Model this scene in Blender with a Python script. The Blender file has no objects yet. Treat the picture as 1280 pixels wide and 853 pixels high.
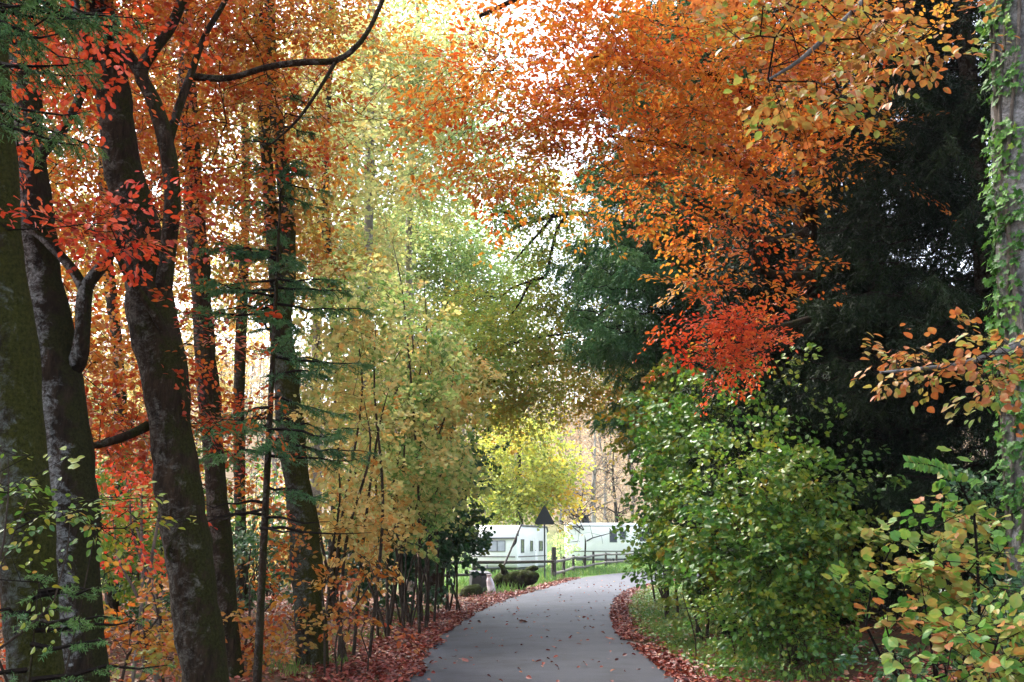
import bpy, math, random
import numpy as np
from mathutils import Vector
PI = math.pi
RNG = np.random.default_rng(11)
SC = bpy.context.scene
COL = SC.collection
# ------------------------------------------------------------------ camera
F = 1280 * 35 / 36.0
YH = 679.0
PITCH = math.atan((YH - 426.5) / F)
CH = 1.75
cp, sp = math.cos(PITCH), math.sin(PITCH)
cam_d = bpy.data.cameras.new('camera'); cam = bpy.data.objects.new('camera', cam_d); COL.objects.link(cam)
cam_d.lens = 35; cam_d.sensor_width = 36; cam_d.clip_end = 2000; cam_d.clip_start = 0.05
cam.location = (0, 0, CH); cam.rotation_euler = (PI / 2 + PITCH, 0, 0)
SC.camera = cam

def ray(px, py):
    u, v = (px - 640) / F, (426.5 - py) / F
    return np.array([u, cp - v * sp, sp + v * cp])

def at(px, py, Y):
    """world point at forward distance Y seen at photo pixel (px, py)"""
    r = ray(px, py); r = r / r[1] * Y
    return np.array([r[0], Y, CH + r[2]])

def G(px, py, z=0.0):
    r = ray(px, py); t = (z - CH) / r[2]
    return np.array([r[0] * t, r[1] * t, z])

def sst(a, b, x):
    t = np.clip((x - a) / (b - a), 0, 1); return t * t * (3 - 2 * t)

# ------------------------------------------------------------------ road edges
E_L = [(511, 853), (524, 828), (550, 797), (575, 778), (596, 765), (633, 750), (667, 740), (696, 731), (726, 723), (762, 718), (800, 714.5)]
E_R = [(852, 853), (822, 828), (780, 797), (772, 778), (769, 765), (775, 750), (788, 740), (812, 731.5), (842, 725), (872, 721), (905, 718)]
def edge(lst):
    P = np.array([G(*q)[:2] for q in lst])
    d0 = (P[0] - P[2]); d0 = d0 / abs(d0[1])
    a = P[0] + d0 * (P[0][1] - 4) ; b = P[0] + d0 * (P[0][1] + 10)
    a[0] = P[0][0] + d0[0] * 4; b[0] = a[0]
    e = P[-1] + (P[-1] - P[-2]) * 1.3
    e2 = e + np.array([9.0, 1.5]); e3 = e2 + np.array([40.0, -3.0])
    return np.vstack([b, a, P, e, e2, e3])
def crom(P, R=None, step=0.2):
    """Catmull-Rom resample of a polyline (and of the radii along it)"""
    P = np.asarray(P, float)
    R = np.zeros(len(P)) if R is None else np.asarray(R, float)
    Q = np.vstack([2 * P[0] - P[1], P, 2 * P[-1] - P[-2]])
    out, rr = [], []
    for i in range(len(P) - 1):
        p0, p1, p2, p3 = Q[i], Q[i + 1], Q[i + 2], Q[i + 3]
        n = max(1, int(math.ceil(np.linalg.norm(p2 - p1) / step)))
        for k in range(n):
            t = k / n
            out.append(0.5 * (2 * p1 + (p2 - p0) * t + (2 * p0 - 5 * p1 + 4 * p2 - p3) * t * t + (3 * p1 - p0 - 3 * p2 + p3) * t ** 3))
            rr.append(R[i] + (R[i + 1] - R[i]) * t)
    out.append(P[-1]); rr.append(R[-1])
    return np.array(out), np.array(rr)
EL, ER = edge(E_L), edge(E_R)
ELs = crom(EL, step=0.5)[0]; ERs = crom(ER, step=0.5)[0]
MID = crom((EL + ER) / 2, step=0.5)[0]

def road_dist(x, y):
    """signed-ish distance from the road's middle, >0 to its right"""
    x = np.atleast_1d(np.asarray(x, float)); y = np.atleast_1d(np.asarray(y, float))
    best = np.full(x.shape, 1e9); side = np.zeros(x.shape)
    T = np.gradient(MID, axis=0); T /= np.linalg.norm(T, axis=1)[:, None]
    for i in range(len(MID)):
        dx, dy = x - MID[i, 0], y - MID[i, 1]
        d = np.hypot(dx, dy); m = d < best
        best = np.where(m, d, best)
        side = np.where(m, np.sign(dx * T[i, 1] - dy * T[i, 0]), side)
    return best * side

def vnoise(P, s, seed=0):
    """cheap smooth 3-D noise in about -1..1"""
    r = np.random.default_rng(seed); P = np.asarray(P, float) * s
    v = 0
    for k in range(6):
        d = r.normal(size=P.shape[1]); d *= (0.7 + 0.35 * k) / np.linalg.norm(d)
        v = v + np.sin(P @ d * 2.2 + r.uniform(0, 6.28)) / (1 + 0.25 * k)
    return v / 2.6

def gz(x, y):
    x = np.atleast_1d(np.asarray(x, float)); y = np.atleast_1d(np.asarray(y, float))
    s = road_dist(x, y)
    a = np.abs(s)
    bank = np.where(s > 0, 0.75 * sst(2.6, 6.5, s) * (1 - sst(30, 46, y)), 0.12 * sst(2.6, 5, a) * (1 - sst(26, 36, y)))
    n = vnoise(np.stack([x, y], 1), 0.45, 3) * 0.07 + vnoise(np.stack([x, y], 1), 1.7, 4) * 0.025
    hill = 26 * sst(92, 190, y) + 30 * sst(170, 420, y)
    return -0.035 + bank + n * sst(2.0, 3.5, a) + hill
def gz1(x, y): return float(gz(x, y)[0])

# ------------------------------------------------------------------ materials
def new_mat(name):
    m = bpy.data.materials.new(name); m.use_nodes = True
    nt = m.node_tree; b = nt.nodes['Principled BSDF']; b.location = (400, 0)
    return m, nt, b
def setv(b, **k):
    for n, v in k.items():
        b.inputs[n.replace('_', ' ')].default_value = v
def c4(c): return (c[0], c[1], c[2], 1)
def ramp(nt, fac, stops):
    r = nt.nodes.new('ShaderNodeValToRGB'); nt.links.new(fac, r.inputs[0])
    e = r.color_ramp.elements
    while len(e) < len(stops): e.new(0.5)
    for q, (p, c) in zip(e, stops): q.position = p; q.color = c4(c)
    return r.outputs[0]
def noise(nt, scale, detail=4, rough=0.55, vec=None, dist=0):
    n = nt.nodes.new('ShaderNodeTexNoise'); n.inputs['Scale'].default_value = scale
    n.inputs['Detail'].default_value = detail; n.inputs['Roughness'].default_value = rough; n.inputs['Distortion'].default_value = dist
    if vec is not None: nt.links.new(vec, n.inputs['Vector'])
    return n.outputs['Fac']
def mixc(nt, fac, a, b):
    m = nt.nodes.new('ShaderNodeMix'); m.data_type = 'RGBA'
    for s, v in ((0, fac), (6, a), (7, b)):
        if isinstance(v, (int, float)): m.inputs[s].default_value = v
        elif isinstance(v, tuple): m.inputs[s].default_value = c4(v)
        else: nt.links.new(v, m.inputs[s])
    return m.outputs[2]
def bump(nt, b, h, strength, dist=0.02):
    n = nt.nodes.new('ShaderNodeBump'); n.inputs['Strength'].default_value = strength; n.inputs['Distance'].default_value = dist
    nt.links.new(h, n.inputs['Height']); nt.links.new(n.outputs[0], b.inputs['Normal'])
def coords(nt, which='Object', scale=None):
    t = nt.nodes.new('ShaderNodeTexCoord'); o = t.outputs[which]
    if scale:
        m = nt.nodes.new('ShaderNodeMapping'); m.inputs['Scale'].default_value = scale
        nt.links.new(o, m.inputs['Vector']); o = m.outputs[0]
    return o

ALB = dict(leaf_orange=.80, leaf_red=1.08, leaf_rust=.84, leaf_green=.74, leaf_fresh=.66, leaf_ivy=.9, leaf_litter=.82, leaf_dark_green=.84, grass_blade=.85, needle_dark=.55, leaf_autumn_hazel=1.04)
def leaf_mat(name, stops, trans=0.38, rough=0.5, spec=0.35):
    stops = [(p, tuple(x * ALB.get(name, 1) for x in c)) for p, c in stops]
    m, nt, b = new_mat(name)
    a = nt.nodes.new('ShaderNodeAttribute'); a.attribute_name = 'tone'
    nz = noise(nt, 38, 3, .6, coords(nt, 'Object'))
    md = nt.nodes.new('ShaderNodeMath'); md.operation = 'MULTIPLY_ADD'; nt.links.new(nz, md.inputs[0]); md.inputs[1].default_value = .36; md.inputs[2].default_value = -.18
    sm = nt.nodes.new('ShaderNodeMath'); sm.operation = 'ADD'; nt.links.new(md.outputs[0], sm.inputs[0]); nt.links.new(a.outputs['Fac'], sm.inputs[1])
    c = ramp(nt, sm.outputs[0], stops)
    nt.links.new(c, b.inputs['Base Color']); setv(b, Roughness=rough); b.inputs['Specular IOR Level'].default_value = spec
    t = nt.nodes.new('ShaderNodeBsdfTranslucent'); nt.links.new(c, t.inputs['Color'])
    mx = nt.nodes.new('ShaderNodeMixShader'); mx.inputs[0].default_value = trans
    nt.links.new(b.outputs[0], mx.inputs[1]); nt.links.new(t.outputs[0], mx.inputs[2])
    nt.links.new(mx.outputs[0], nt.nodes['Material Output'].inputs['Surface'])
    return m
M = {}
M['orange'] = leaf_mat('leaf_orange', [(0, (.37, .032, .011)), (.2, (.47, .075, .015)), (.4, (.49, .14, .02)), (.62, (.47, .22, .032)), (.85, (.40, .30, .055)), (1, (.20, .26, .055))], .46)
M['red'] = leaf_mat('leaf_red', [(0, (.46, .025, .012)), (.45, (.62, .095, .024)), (.75, (.62, .16, .03)), (1, (.55, .32, .06))], .42)
M['rust'] = leaf_mat('leaf_rust', [(0, (.50, .07, .016)), (.25, (.60, .15, .020)), (.5, (.60, .24, .030)), (.75, (.50, .32, .045)), (1, (.28, .32, .06))], .5)
M['hazel'] = leaf_mat('leaf_autumn_hazel', [(0, (.60, .16, .025)), (.22, (.66, .30, .06)), (.45, (.66, .46, .15)), (.68, (.56, .52, .19)), (.85, (.40, .48, .15)), (1, (.14, .28, .06))], .5)
M['olive'] = leaf_mat('leaf_olive', [(0, (.60, .22, .04)), (.35, (.55, .38, .07)), (.65, (.42, .45, .09)), (1, (.24, .40, .10))], .62)
M['pale'] = leaf_mat('leaf_pale', [(0, (.66, .42, .14)), (.35, (.58, .52, .19)), (.7, (.40, .52, .19)), (1, (.24, .44, .17))], .5)
M['green'] = leaf_mat('leaf_green', [(0, (.52, .22, .02)), (.12, (.48, .36, .03)), (.32, (.30, .37, .04)), (.6, (.12, .28, .035)), (1, (.04, .14, .03))], .38, .4, .5)
M['dkgreen'] = leaf_mat('leaf_dark_green', [(0, (.20, .20, .04)), (.4, (.06, .15, .04)), (1, (.02, .075, .035))], .28, .4, .5)
M['yellow'] = leaf_mat('leaf_yellow', [(0, (.66, .36, .03)), (.35, (.62, .52, .06)), (.7, (.44, .48, .08)), (1, (.14, .22, .04))], .5)
M['fresh'] = leaf_mat('leaf_fresh', [(0, (.52, .15, .04)), (.16, (.52, .24, .06)), (.34, (.44, .36, .08)), (.55, (.30, .40, .07)), (.78, (.15, .36, .055)), (1, (.07, .24, .04))], .42, .45, .35)
M['beige'] = leaf_mat('leaf_beige', [(0, (.38, .20, .09)), (.5, (.42, .31, .17)), (1, (.36, .36, .17))], .35)
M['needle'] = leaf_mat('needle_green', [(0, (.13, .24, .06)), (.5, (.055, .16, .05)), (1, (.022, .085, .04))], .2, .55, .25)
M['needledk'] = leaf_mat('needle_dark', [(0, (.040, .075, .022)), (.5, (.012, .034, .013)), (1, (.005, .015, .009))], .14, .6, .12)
M['ivy'] = leaf_mat('leaf_ivy', [(0, (.30, .38, .06)), (.35, (.13, .30, .04)), (1, (.035, .12, .025))], .28, .5, .22)
M['litter'] = leaf_mat('leaf_litter', [(0, (.045, .010, .007)), (.35, (.19, .022, .013)), (.62, (.31, .052, .022)), (.85, (.40, .15, .055)), (1, (.50, .36, .22))], .10, .5, .5)
M['grass'] = leaf_mat('grass_blade', [(0, (.30, .30, .08)), (.4, (.14, .26, .05)), (1, (.06, .16, .03))], .35)

def bark(name, base, dark, pale, moss, pale_t=.62, moss_t=.55, sc=9, rough=.9, pale_side=(-.8, -.5, 0), moss_side=(.7, -.2, .3), side=.16):
    m, nt, b = new_mat(name)
    v = coords(nt, 'Object', (1, 1, .22)); v2 = coords(nt, 'Object'); vh2 = coords(nt, 'Object', (1, 1, 1.3))
    n1 = noise(nt, sc * 1.8, 8, .72, v, .4)
    n0 = noise(nt, 3.1, 6, .7, v2, .3)
    c = ramp(nt, n1, [(.40, dark), (.60, base), (.72, tuple(x * 1.5 for x in base))])
    geo = nt.nodes.new('ShaderNodeNewGeometry')
    def sided(d, nz, k):
        dp = nt.nodes.new('ShaderNodeVectorMath'); dp.operation = 'DOT_PRODUCT'; nt.links.new(geo.outputs['Normal'], dp.inputs[0]); dp.inputs[1].default_value = d
        q = nt.nodes.new('ShaderNodeMath'); q.operation = 'MULTIPLY_ADD'; nt.links.new(dp.outputs['Value'], q.inputs[0]); q.inputs[1].default_value = k; nt.links.new(nz, q.inputs[2]); return q.outputs[0]
    c = mixc(nt, ramp(nt, n0, [(.38, (0, 0, 0)), (.62, (.75, .75, .75))]), c, tuple(x * .45 for x in base))
    f = ramp(nt, sided(moss_side, noise(nt, 3.4, 8, .78, v2), side), [(moss_t, (0, 0, 0)), (moss_t + .10, (1, 1, 1))])
    mo = ramp(nt, noise(nt, 42, 4, .7, v2), [(.3, tuple(x * .35 for x in moss)), (.7, tuple(x * 1.35 for x in moss))])
    c = mixc(nt, f, c, mo)
    big = ramp(nt, sided(pale_side, noise(nt, 6.5, 6, .75, v2, .5), side), [(pale_t, (0, 0, 0)), (pale_t + .12, (1, 1, 1))])
    spk = ramp(nt, noise(nt, 15, 8, .8, vh2, 1.2), [(.42, (0, 0, 0)), (.64, (.85, .85, .85))])
    mm = nt.nodes.new('ShaderNodeMix'); mm.data_type = 'RGBA'; mm.blend_type = 'MULTIPLY'; mm.inputs[0].default_value = 1
    nt.links.new(big, mm.inputs[6]); nt.links.new(spk, mm.inputs[7])
    c = mixc(nt, mm.outputs[2], c, pale)
    nt.links.new(c, b.inputs['Base Color']); setv(b, Roughness=rough); b.inputs['Specular IOR Level'].default_value = .06
    bump(nt, b, n1, 1.0, .06)
    return m
M['bark_dark'] = bark('bark_dark', (.050, .032, .019), (.010, .007, .005), (.17, .16, .135), (.026, .026, .007), .56, .54)
M['bark_moss'] = bark('bark_moss', (.044, .031, .017), (.009, .007, .005), (.14, .155, .145), (.036, .037, .008), .55, .44)
M['bark_lichen'] = bark('bark_lichen', (.038, .026, .017), (.009, .007, .005), (.30, .32, .31), (.024, .024, .008), .58, .60, side=.28)
M['bark_pale'] = bark('bark_pale', (.42, .39, .35), (.16, .14, .12), (.55, .53, .50), (.14, .14, .07), .55, .70, 14)
M['bark_beech'] = bark('bark_beech', (.20, .19, .175), (.09, .085, .078), (.42, .42, .41), (.07, .08, .035), .54, .68, 5, .75)
M['twig'] = bark('bark_twig', (.026, .019, .015), (.012, .009, .008), (.08, .07, .06), (.02, .02, .010), .7, .7)
M['stem_pale'] = bark('bark_stem', (.24, .20, .16), (.10, .08, .07), (.38, .34, .30), (.10, .10, .05), .6, .7)
M['stem_brown'] = bark('bark_stem_brown', (.085, .062, .045), (.035, .026, .02), (.17, .15, .12), (.05, .05, .02), .58, .66)

# ------------------------------------------------------------------ mesh plumbing
class MB:
    """collects vertices, quads / triangles, a material slot and a tone value per vertex"""
    def __init__(s): s.v, s.f4, s.f3, s.m4, s.m3, s.t, s.n = [], [], [], [], [], [], 0
    def add(s, v, f, mat=0, tone=None):
        v = np.asarray(v, float).reshape(-1, 3); f = np.asarray(f, np.int64)
        if len(v) == 0: return
        s.v.append(v)
        (s.f4 if f.shape[1] == 4 else s.f3).append(f + s.n)
        (s.m4 if f.shape[1] == 4 else s.m3).append(np.full(len(f), mat, np.int32))
        s.t.append(np.full(len(v), .5) if tone is None else np.broadcast_to(np.asarray(tone, float), (len(v),)))
        s.n += len(v)
    def build(s, name, mats, parent=None, loc=(0, 0, 0), smooth=True, tone=False, off=None):
        me = bpy.data.meshes.new(name)
        V = np.vstack(s.v) - np.asarray(loc if off is None else off, float)
        f4 = np.vstack(s.f4) if s.f4 else np.zeros((0, 4), int); f3 = np.vstack(s.f3) if s.f3 else np.zeros((0, 3), int)
        m = np.concatenate(s.m4 + s.m3)
        me.vertices.add(len(V)); me.vertices.foreach_set('co', V.astype(np.float32).ravel())
        li = np.concatenate([f4.ravel(), f3.ravel()]).astype(np.int32)
        me.loops.add(len(li)); me.loops.foreach_set('vertex_index', li)
        ls = np.concatenate([np.arange(len(f4)) * 4, len(f4) * 4 + np.arange(len(f3)) * 3]).astype(np.int32)
        me.polygons.add(len(ls)); me.polygons.foreach_set('loop_start', ls)
        me.polygons.foreach_set('material_index', m)
        me.polygons.foreach_set('use_smooth', np.full(len(ls), smooth))
        for q in (mats if isinstance(mats, (list, tuple)) else [mats]): me.materials.append(q)
        if tone:
            a = me.attributes.new('tone', 'FLOAT', 'POINT'); a.data.foreach_set('value', np.clip(np.concatenate(s.t), 0, 1).astype(np.float32))
        me.update(calc_edges=True); me.validate()
        o = bpy.data.objects.new(name, me); COL.objects.link(o)
        if parent is not None: o.parent = parent
        else: o.location = loc
        return o

def tag(o, label=None, cat=None, group=None, kind=None):
    for k, v in (('label', label), ('category', cat), ('group', group), ('kind', kind)):
        if v: o[k] = v
    return o
def thing(name, label, cat, loc, group=None, rz=0):
    o = bpy.data.objects.new(name, None); COL.objects.link(o); o.empty_display_size = .2
    o.location = Vector(loc); o.rotation_euler = (0, 0, rz)
    return tag(o, label, cat, group)

def frames(P):
    T = np.gradient(P, axis=0); T /= np.linalg.norm(T, axis=1)[:, None] + 1e-9
    ref = np.array([1.0, 0, 0]) if abs(T[0][0]) < .8 else np.array([0, 1.0, 0])
    A = np.zeros_like(P); B = np.zeros_like(P)
    a = ref - T[0] * (ref @ T[0]); a /= np.linalg.norm(a)
    for i in range(len(P)):
        a = a - T[i] * (a @ T[i]); a /= np.linalg.norm(a) + 1e-9
        A[i] = a; B[i] = np.cross(T[i], a)
    return A, B
def tube(mb, P, R, sides=8, mat=0, rough=0.0, seed=0, tone=None, cap=True):
    P = np.asarray(P, float); R = np.asarray(R, float)
    A, B = frames(P); n = len(P)
    an = np.arange(sides) / sides * 2 * PI
    ring = np.cos(an)[None, :, None] * A[:, None] + np.sin(an)[None, :, None] * B[:, None]
    RR = np.repeat(R[:, None], sides, 1)
    if rough:
        q = P[:, None] + ring * R[:, None, None]
        RR = RR * (1 + rough * vnoise(q.reshape(-1, 3), 2.2, seed).reshape(n, sides) + rough * .5 * vnoise(q.reshape(-1, 3), 6.5, seed + 1).reshape(n, sides))
    V = (P[:, None] + ring * RR[:, :, None]).reshape(-1, 3)
    i, j = np.meshgrid(np.arange(n - 1), np.arange(sides), indexing='ij')
    a = i * sides + j; b = i * sides + (j + 1) % sides
    mb.add(V, np.stack([a, b, b + sides, a + sides], -1).reshape(-1, 4), mat, tone)
    if cap:
        for e in (0, n - 1):
            idx = np.arange(sides); vv = np.vstack([V[e * sides:(e + 1) * sides], P[e]])
            f = np.stack([idx, (idx + 1) % sides, np.full(sides, sides)], 1)
            mb.add(vv, f if e else f[:, ::-1], mat, tone)
def segs(mb, P0, P1, r0, r1, sides=3, mat=0, tone=None):
    """many short prisms at once"""
    P0 = np.asarray(P0, float).reshape(-1, 3); P1 = np.asarray(P1, float).reshape(-1, 3)
    if len(P0) == 0: return
    T = P1 - P0; T /= np.linalg.norm(T, axis=1)[:, None] + 1e-9
    ref = np.where(np.abs(T[:, 2:3]) < .9, np.array([[0, 0, 1.0]]), np.array([[1.0, 0, 0]]))
    A = np.cross(T, ref); A /= np.linalg.norm(A, axis=1)[:, None] + 1e-9
    B = np.cross(T, A)
    an = np.arange(sides) / sides * 2 * PI
    ring = np.cos(an)[None, :, None] * A[:, None] + np.sin(an)[None, :, None] * B[:, None]
    r0 = np.broadcast_to(r0, (len(P0),)); r1 = np.broadcast_to(r1, (len(P0),))
    V = np.concatenate([P0[:, None] + ring * r0[:, None, None], P1[:, None] + ring * r1[:, None, None]], 1).reshape(-1, 3)
    k = np.arange(sides); q = np.stack([k, (k + 1) % sides, (k + 1) % sides + sides, k + sides], 1)
    Fq = (np.arange(len(P0)) * 2 * sides)[:, None, None] + q[None]
    mb.add(V, Fq.reshape(-1, 4), mat, None)

# leaf outlines: (along, across, lift) and faces
def leaf_tpl(kind):
    if kind == 'beech':
        v = [(0, 0, 0), (.28, .27, .10), (.66, .26, .08), (1, 0, -.05), (.66, -.26, .08), (.28, -.27, .10)]
        f = [(0, 3, 2, 1), (0, 5, 4, 3)]
    elif kind in ('ovate', 'broad'):      # close-up leaf with a folded midrib and a curved blade
        t = np.array([0, .14, .32, .52, .72, .88, 1.0]); w = np.array([0, .20, .30, .31, .23, .11, 0]) * (1.0 if kind == 'ovate' else 1.2)
        v = [(a, 0, -.16 * a * a) for a in t] + [(a + .03, b_, -.16 * a * a + .22 * b_) for a, b_ in zip(t[1:-1], w[1:-1])] + [(a + .03, -b_, -.16 * a * a + .22 * b_) for a, b_ in zip(t[1:-1], w[1:-1])]
        f = [(i, i + 1, 7 + i, 6 + i) for i in range(1, 5)] + [(i + 1, i, 11 + i, 12 + i) for i in range(1, 5)]
        f += [(0, 1, 7, 7), (1, 0, 12, 12), (5, 6, 11, 11), (6, 5, 16, 16)]
    elif kind == 'hazel':
        v = [(0, 0, 0), (.14, .34, .07), (.60, .40, .05), (1, 0, -.10), (.60, -.40, .05), (.14, -.34, .07)]
        f = [(0, 3, 2, 1), (0, 5, 4, 3)]
    elif kind == 'far':
        v = [(0, 0, 0), (.5, .34, .04), (1, 0, 0), (.5, -.34, .04)]; f = [(0, 3, 2, 1)]
    elif kind == 'needle':
        v = [(0, -.09, 0), (0, .09, 0), (1, .05, -.05), (1, -.05, -.05)]; f = [(0, 1, 2, 3)]
    elif kind == 'blade':
        v = [(0, -.045, 0), (0, .045, 0), (.6, .03, .12), (.6, -.03, .12), (1, 0, .32)]; f = [(0, 1, 2, 3), (3, 2, 4, 4)]
    elif kind == 'round':       # serrated round leaf, cupped
        v = [(.42, 0, -.03)]
        for k in range(14):
            a = 2 * PI * k / 14 + PI
            r = .46 * (1.0 if k % 2 else .90) * (0.62 if k == 0 else 1) * (1.12 if k == 7 else 1)
            v.append((.46 + r * math.cos(a), .98 * r * math.sin(a), .06 * abs(math.sin(a)) - .05 * (math.cos(a) > .7)))
        f = [(0, 1 + k, 1 + (k + 1) % 14) for k in range(14)]
    elif kind == 'lobed':       # ivy / maple
        v = [(.30, 0, -.02)]
        pr = [(0, .14), (25, .42), (62, .52), (88, .30), (115, .55), (150, .36), (180, .74)]
        pts = [(180 - a, r) for a, r in pr] + [(-(180 - a), r) for a, r in pr[-2:0:-1]]
        for a, r in pts:
            a = math.radians(a); v.append((.30 + r * math.cos(a), r * math.sin(a), .03 * math.sin(3 * a)))
        n = len(pts); f = [(0, 1 + k, 1 + (k + 1) % n) for k in range(n)]
    f = np.array(f)
    return np.array(v, float), f
def nrm(a): return a / (np.linalg.norm(a, axis=-1, keepdims=True) + 1e-9)
def leaves(mb, P, A, N, S, tone, kind='beech', mat=0):
    V, f = leaf_tpl(kind)
    P = np.asarray(P, float); A = nrm(np.asarray(A, float)); N = nrm(N - A * np.sum(N * A, 1, keepdims=True)); B = np.cross(N, A)
    S = np.broadcast_to(S, (len(P),))
    W = P[:, None] + S[:, None, None] * (V[None, :, 0:1] * A[:, None] + V[None, :, 1:2] * B[:, None] + V[None, :, 2:3] * N[:, None])
    ff = ((np.arange(len(P)) * len(V))[:, None, None] + f[None])
    tn = np.repeat(np.asarray(tone, float), len(V))
    if kind in ('round', 'broad', 'lobed', 'ovate'):
        g = np.abs(V[:, 1]) * .9 + .25 * V[:, 0] if kind != 'round' else np.hypot(V[:, 0] - .42, V[:, 1]) * .9
        q_ = np.random.default_rng(len(P)); tn = tn - (g[None] * q_.uniform(-.05, .5, (len(P), 1))).ravel() + (q_.normal(size=(len(P), len(V))) * .05).ravel()
    if kind in ('blade', 'ovate', 'broad'):
        tri = f[:, 2] == f[:, 3]; n0 = mb.n
        mb.add(W.reshape(-1, 3), ff[:, ~tri].reshape(-1, 4), mat, tn)
        t3 = ff[:, tri][:, :, :3].reshape(-1, 3); mb.f3.append(t3 + n0); mb.m3.append(np.full(len(t3), mat, np.int32))
    else:
        mb.add(W.reshape(-1, 3), ff.reshape(-1, f.shape[1]), mat, tn)

# ------------------------------------------------------------------ branching and foliage
def blob(px, py, d, rx, ry, rd, cov=1.4, tone=.5, **k):
    return dict(c=at(px, py, d), r=np.array([rx * d / F, rd, ry * d / F]), d=d, area=PI * rx * ry, cov=cov, tone=tone, **k)

DENS = 1.75
def shade_blob(x, y, z, rx, ry, rz, n, tone=.5, size=.2):  # crown foliage overhead, out of view, added to shade trunks and undergrowth
    return dict(c=np.array([x, y, z], float), r=np.array([rx, ry, rz], float), d=max(1, y), area=0, cov=0, tone=tone, n=n, size=size)

def grow(woods, blobs, rng, size, nper, L, hole=.15, foresh=.42, leaf='beech'):
    """spray positions inside the blobs, each joined by a curved twig to the nearest wood"""
    nodes, par = [], []
    for P in woods:
        Q, _ = crom(P, step=.35)
        nodes.append(Q)
    nodes = np.vstack(nodes); nW = len(nodes); par = [-1] * nW
    T, tone, lsc = [], [], []
    for b in blobs:
        px2 = (b.get('size', size) * F / b['d']) ** 2 * .5 * foresh
        n = b['n'] if 'n' in b else max(2, int(DENS * b['cov'] * b['area'] / px2 / nper))
        q = rng.normal(size=(n * 4, 3)); q = nrm(q) * rng.uniform(0.05, 1, (n * 4, 1)) ** (1 / 2.6)
        p = b['c'] + q * b['r']
        sc = 1.4 / max(.5, float(np.mean(b['r'])))
        keep = vnoise(p, sc, int(rng.integers(1e6))) > -1 + 2 * hole
        p = p[keep][:n]
        p = p[p[:, 2] > gz(p[:, 0], p[:, 1]) + .15]
        T.append(p); tone.append(np.full(len(p), b['tone'])); lsc.append(np.full(len(p), b.get('size', size)))
    T = np.vstack(T); tone = np.concatenate(tone); lsc = np.concatenate(lsc)
    o = np.argsort(np.array([np.min(np.sum((nodes - t) ** 2, 1)) for t in T]))
    T, tone, lsc = T[o], tone[o], lsc[o]
    cap = nW + len(T) * 9
    X = np.zeros((cap, 3)); X[:nW] = nodes; n = nW
    D = np.zeros_like(T)
    for i, t in enumerate(T):
        df = t - X[:n]; ds = np.sqrt(np.sum(df * df, 1)) + 1e-6
        cost = ds + .7 * np.maximum(0, -df[:, 2])
        j = int(np.argmin(cost)); dd = ds[j]
        st = X[j].copy(); k = int(min(8, max(1, math.ceil(dd / .30))))
        c1 = st + (t - st) * .45 + np.array([0, 0, .16 * dd]) + rng.normal(size=3) * .09 * dd
        pj = j
        for s in range(1, k + 1):
            u = s / k; p = (1 - u) ** 2 * st + 2 * u * (1 - u) * c1 + u * u * t
            if s < k: p = p + rng.normal(size=3) * .03 * min(1, dd)
            X[n] = p; par.append(pj); pj = n; n += 1
        D[i] = t - X[par[pj]]
    X = X[:n]; par = np.array(par); cnt = np.ones(n)
    for i in range(n - 1, nW - 1, -1):
        cnt[par[i]] += cnt[i] * .6 if par[i] >= nW else 0
    return X, par, cnt, nW, T, D, tone, lsc

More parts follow.
